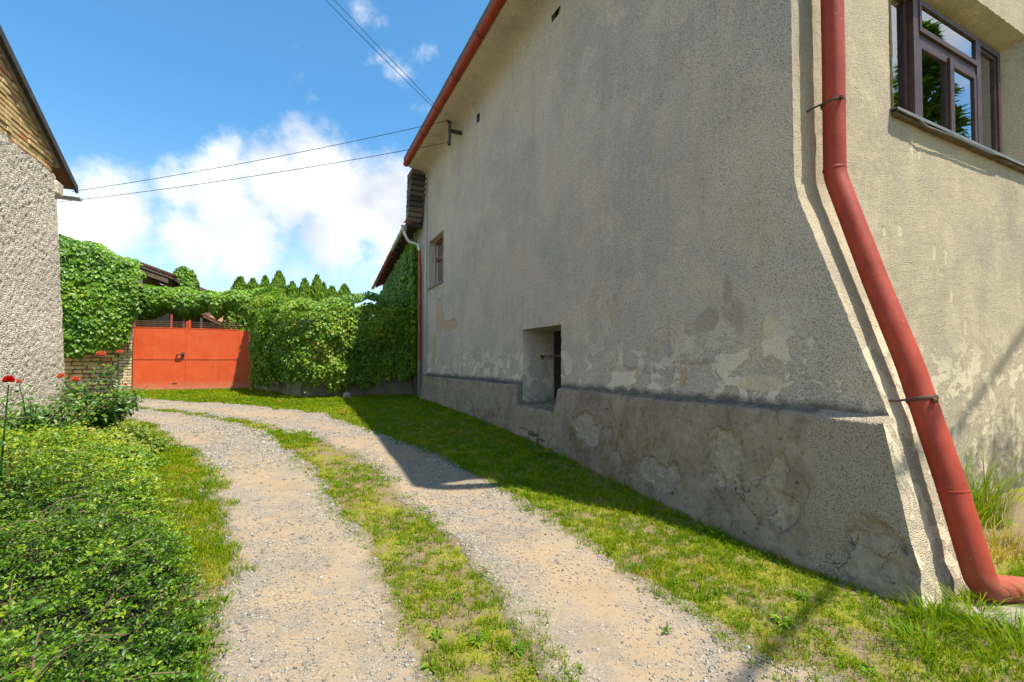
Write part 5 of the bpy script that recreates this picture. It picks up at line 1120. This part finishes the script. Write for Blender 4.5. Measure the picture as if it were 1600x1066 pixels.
# ------------------------------------------------------------------ roses
def bloom(p, r, mat, parent):
    C, N, T, L, W = [], [], [], [], []
    for ring, (n, el, q) in enumerate(((5, 1.45, .75), (6, 1.2, .85), (8, .95, .9), (9, .6, .85), (9, .2, .7))):
        for k in range(n):
            a = k / n * 6.283 + ring * .5 + random.uniform(-.15, .15); T.append((math.cos(a) * math.cos(el), math.sin(a) * math.cos(el), math.sin(el))); N.append((-math.cos(a) * math.sin(el), -math.sin(a) * math.sin(el), math.cos(el) + .05)); C.append(p); L.append(r * q * random.uniform(.9, 1.1)); W.append(r * q * .85)
    return foliage('rose_bloom', np.array(C, float), np.array(N), np.array(T), np.array(L), np.array(W), mat, parent, None, -.2, -.15, local=True)
def rose(x, y, h, canes, nl, blooms, label, L=.055, spread=.45, seed=1):
    z0 = float(zg(x, y)); o = thing('rose_bush', (x, y, z0), label, 'rose bush', 'roses by the pebbledash wall'); C = []; D = []
    ends = [(b[0] - x, b[1] - y, b[2] - z0) for b in blooms]
    for k in range(canes):
        if k < len(ends): e = Vector(ends[k])
        else:
            a = random.uniform(0, 6.28); q = random.uniform(.3, 1) * spread; e = Vector((math.cos(a) * q, math.sin(a) * q, h * random.uniform(.55, .95)))
        m_ = Vector((e.x * .35, e.y * .35, e.z * .55)); path = [Vector((e.x * .08, e.y * .08, -.02)), m_, e - Vector((0, 0, .02))]; MB().tube(path, [.009, .007, .004], 5).build('cane', M_twig if k % 2 else M_rose, o, local=True)
        per = max(1, nl // canes)
        for j in range(per):
            t = random.uniform(.25, .93); p = path[0].lerp(path[1], t * 2) if t < .5 else path[1].lerp(path[2], t * 2 - 1); q = Vector(rdir(1)[0]) * random.uniform(.03, .15); C.append(p + q); D.append(q)
    C = np.array([tuple(c) for c in C]); D = np.array([tuple(c) for c in D]); n = len(C); LL = L * rng.uniform(.6, 1.25, n)
    foliage('foliage', C, np.array([[.1, -.2, .8]]) + rdir(n) * .6, D * 8 + rdir(n) * .5, LL, LL * .66, M_rose, o, None, .15, .25, local=True)
    for b in blooms: bloom((b[0] - x, b[1] - y, b[2] - z0), b[3], M_petal_red if b[4] else M_petal_pink, o)
rose(-2.62, 9.0, .95, 34, 3000, [(-3.08, 9.0, 1.27, .085, 0), (-2.91, 9.0, 1.22, .085, 0), (-2.64, 9.05, 1.60, .10, 0), (-2.40, 9.0, 1.64, .07, 0), (-2.3, 8.9, 1.15, .04, 0)], 'dense dark rose bush with coral blooms at the house corner', .07, .58)
rose(-1.86, 4.5, .9, 5, 130, [(-1.82, 4.5, 1.36, .058, 1)], 'thin rose stem with one bright red bloom at the left edge', .045, .22)
rose(-2.9, 7.7, .9, 30, 2300, [(-3.02, 7.7, 1.25, .05, 0)], 'sprawling rose bush in front of the pebbledash wall', .055, .7)

# ------------------------------------------------------------------ across the street, out of frame: what the window panes mirror
nb = thing('neighbour_house', (24, -16, 0), 'pale yellow house across the street, mirrored in the window', 'house')
MB().box(19, 29, -22, -12, 0, 6).build('wall', simple('pale_yellow_paint', (.55, .47, .30), (.58, .5, .33), 3, .9, .2), nb)
MB().prism([(18.5, 5.9), (29.5, 5.9), (24, 10)], 'y', -22.5, -11.5).build('roof', M_tile, nb)
tr_ = thing('street_conifer', (21, -3.5, 0), 'tall conifer across the street, mirrored in the window', 'tree')
n = 5200; h = rng.random(n) ** .8; a = rng.random(n) * 6.283; lay = (1 - h) * 3.4 * (.55 + .45 * np.abs(np.sin(h * 34))) * np.sqrt(rng.uniform(.2, 1, n)); C = np.stack([21 + np.cos(a) * lay, -3.5 + np.sin(a) * lay, 2 + h * 12 - lay * .25], -1)
foliage('crown', C, np.array([[0, 0, 1.0]]) + rdir(n) * .5, np.stack([np.cos(a), np.sin(a), -.2 + 0 * a], -1), rng.uniform(.3, .6, n), rng.uniform(.1, .2, n), M_thuja, tr_)
MB().tube([(21, -3.5, 0), (21, -3.5, 14)], [.25, .03], 8).build('trunk', M_bark, tr_)


# street cable behind the viewer: it throws the slanting shadow on the front wall, the verge and the gravel edge
pole_a, pole_b = (-7.0, -5.1), (24.0, 3.0)
for (x, y), lb in ((pole_a, 'wooden street pole behind the viewer, on the shrub side'), (pole_b, 'wooden street pole past the front of the house, out of view')):
    o = thing('street_pole', (x, y, 0), lb, 'pole', 'street poles'); MB().tube([(x, y, 0), (x, y, 10.9)], [.14, .10], 12).build('shaft', M_wood, o, True); MB().box(x - .08, x + .08, y - .9, y + .9, 10.2, 10.32).build('crossarm', M_wood, o)
def shadow_cable(A, B, ta, tb, r, label):
    a = Vector(A) + SUN * ta; b = Vector(B) + SUN * tb; d = (a - b); d /= d.x
    P = [b + d * (x - b.x) for x in np.linspace(pole_a[0] + .1, pole_b[0] - .1, 30)]
    tag(MB().tube(P, r, 6).build('street_cable', M_cable, None, True), label, 'cable')
shadow_cable((7.91, 2.26, 1.89), (5.96, 2.26, .70), 9.0, 10.1, .030, 'thick street cable crossing behind the viewer')
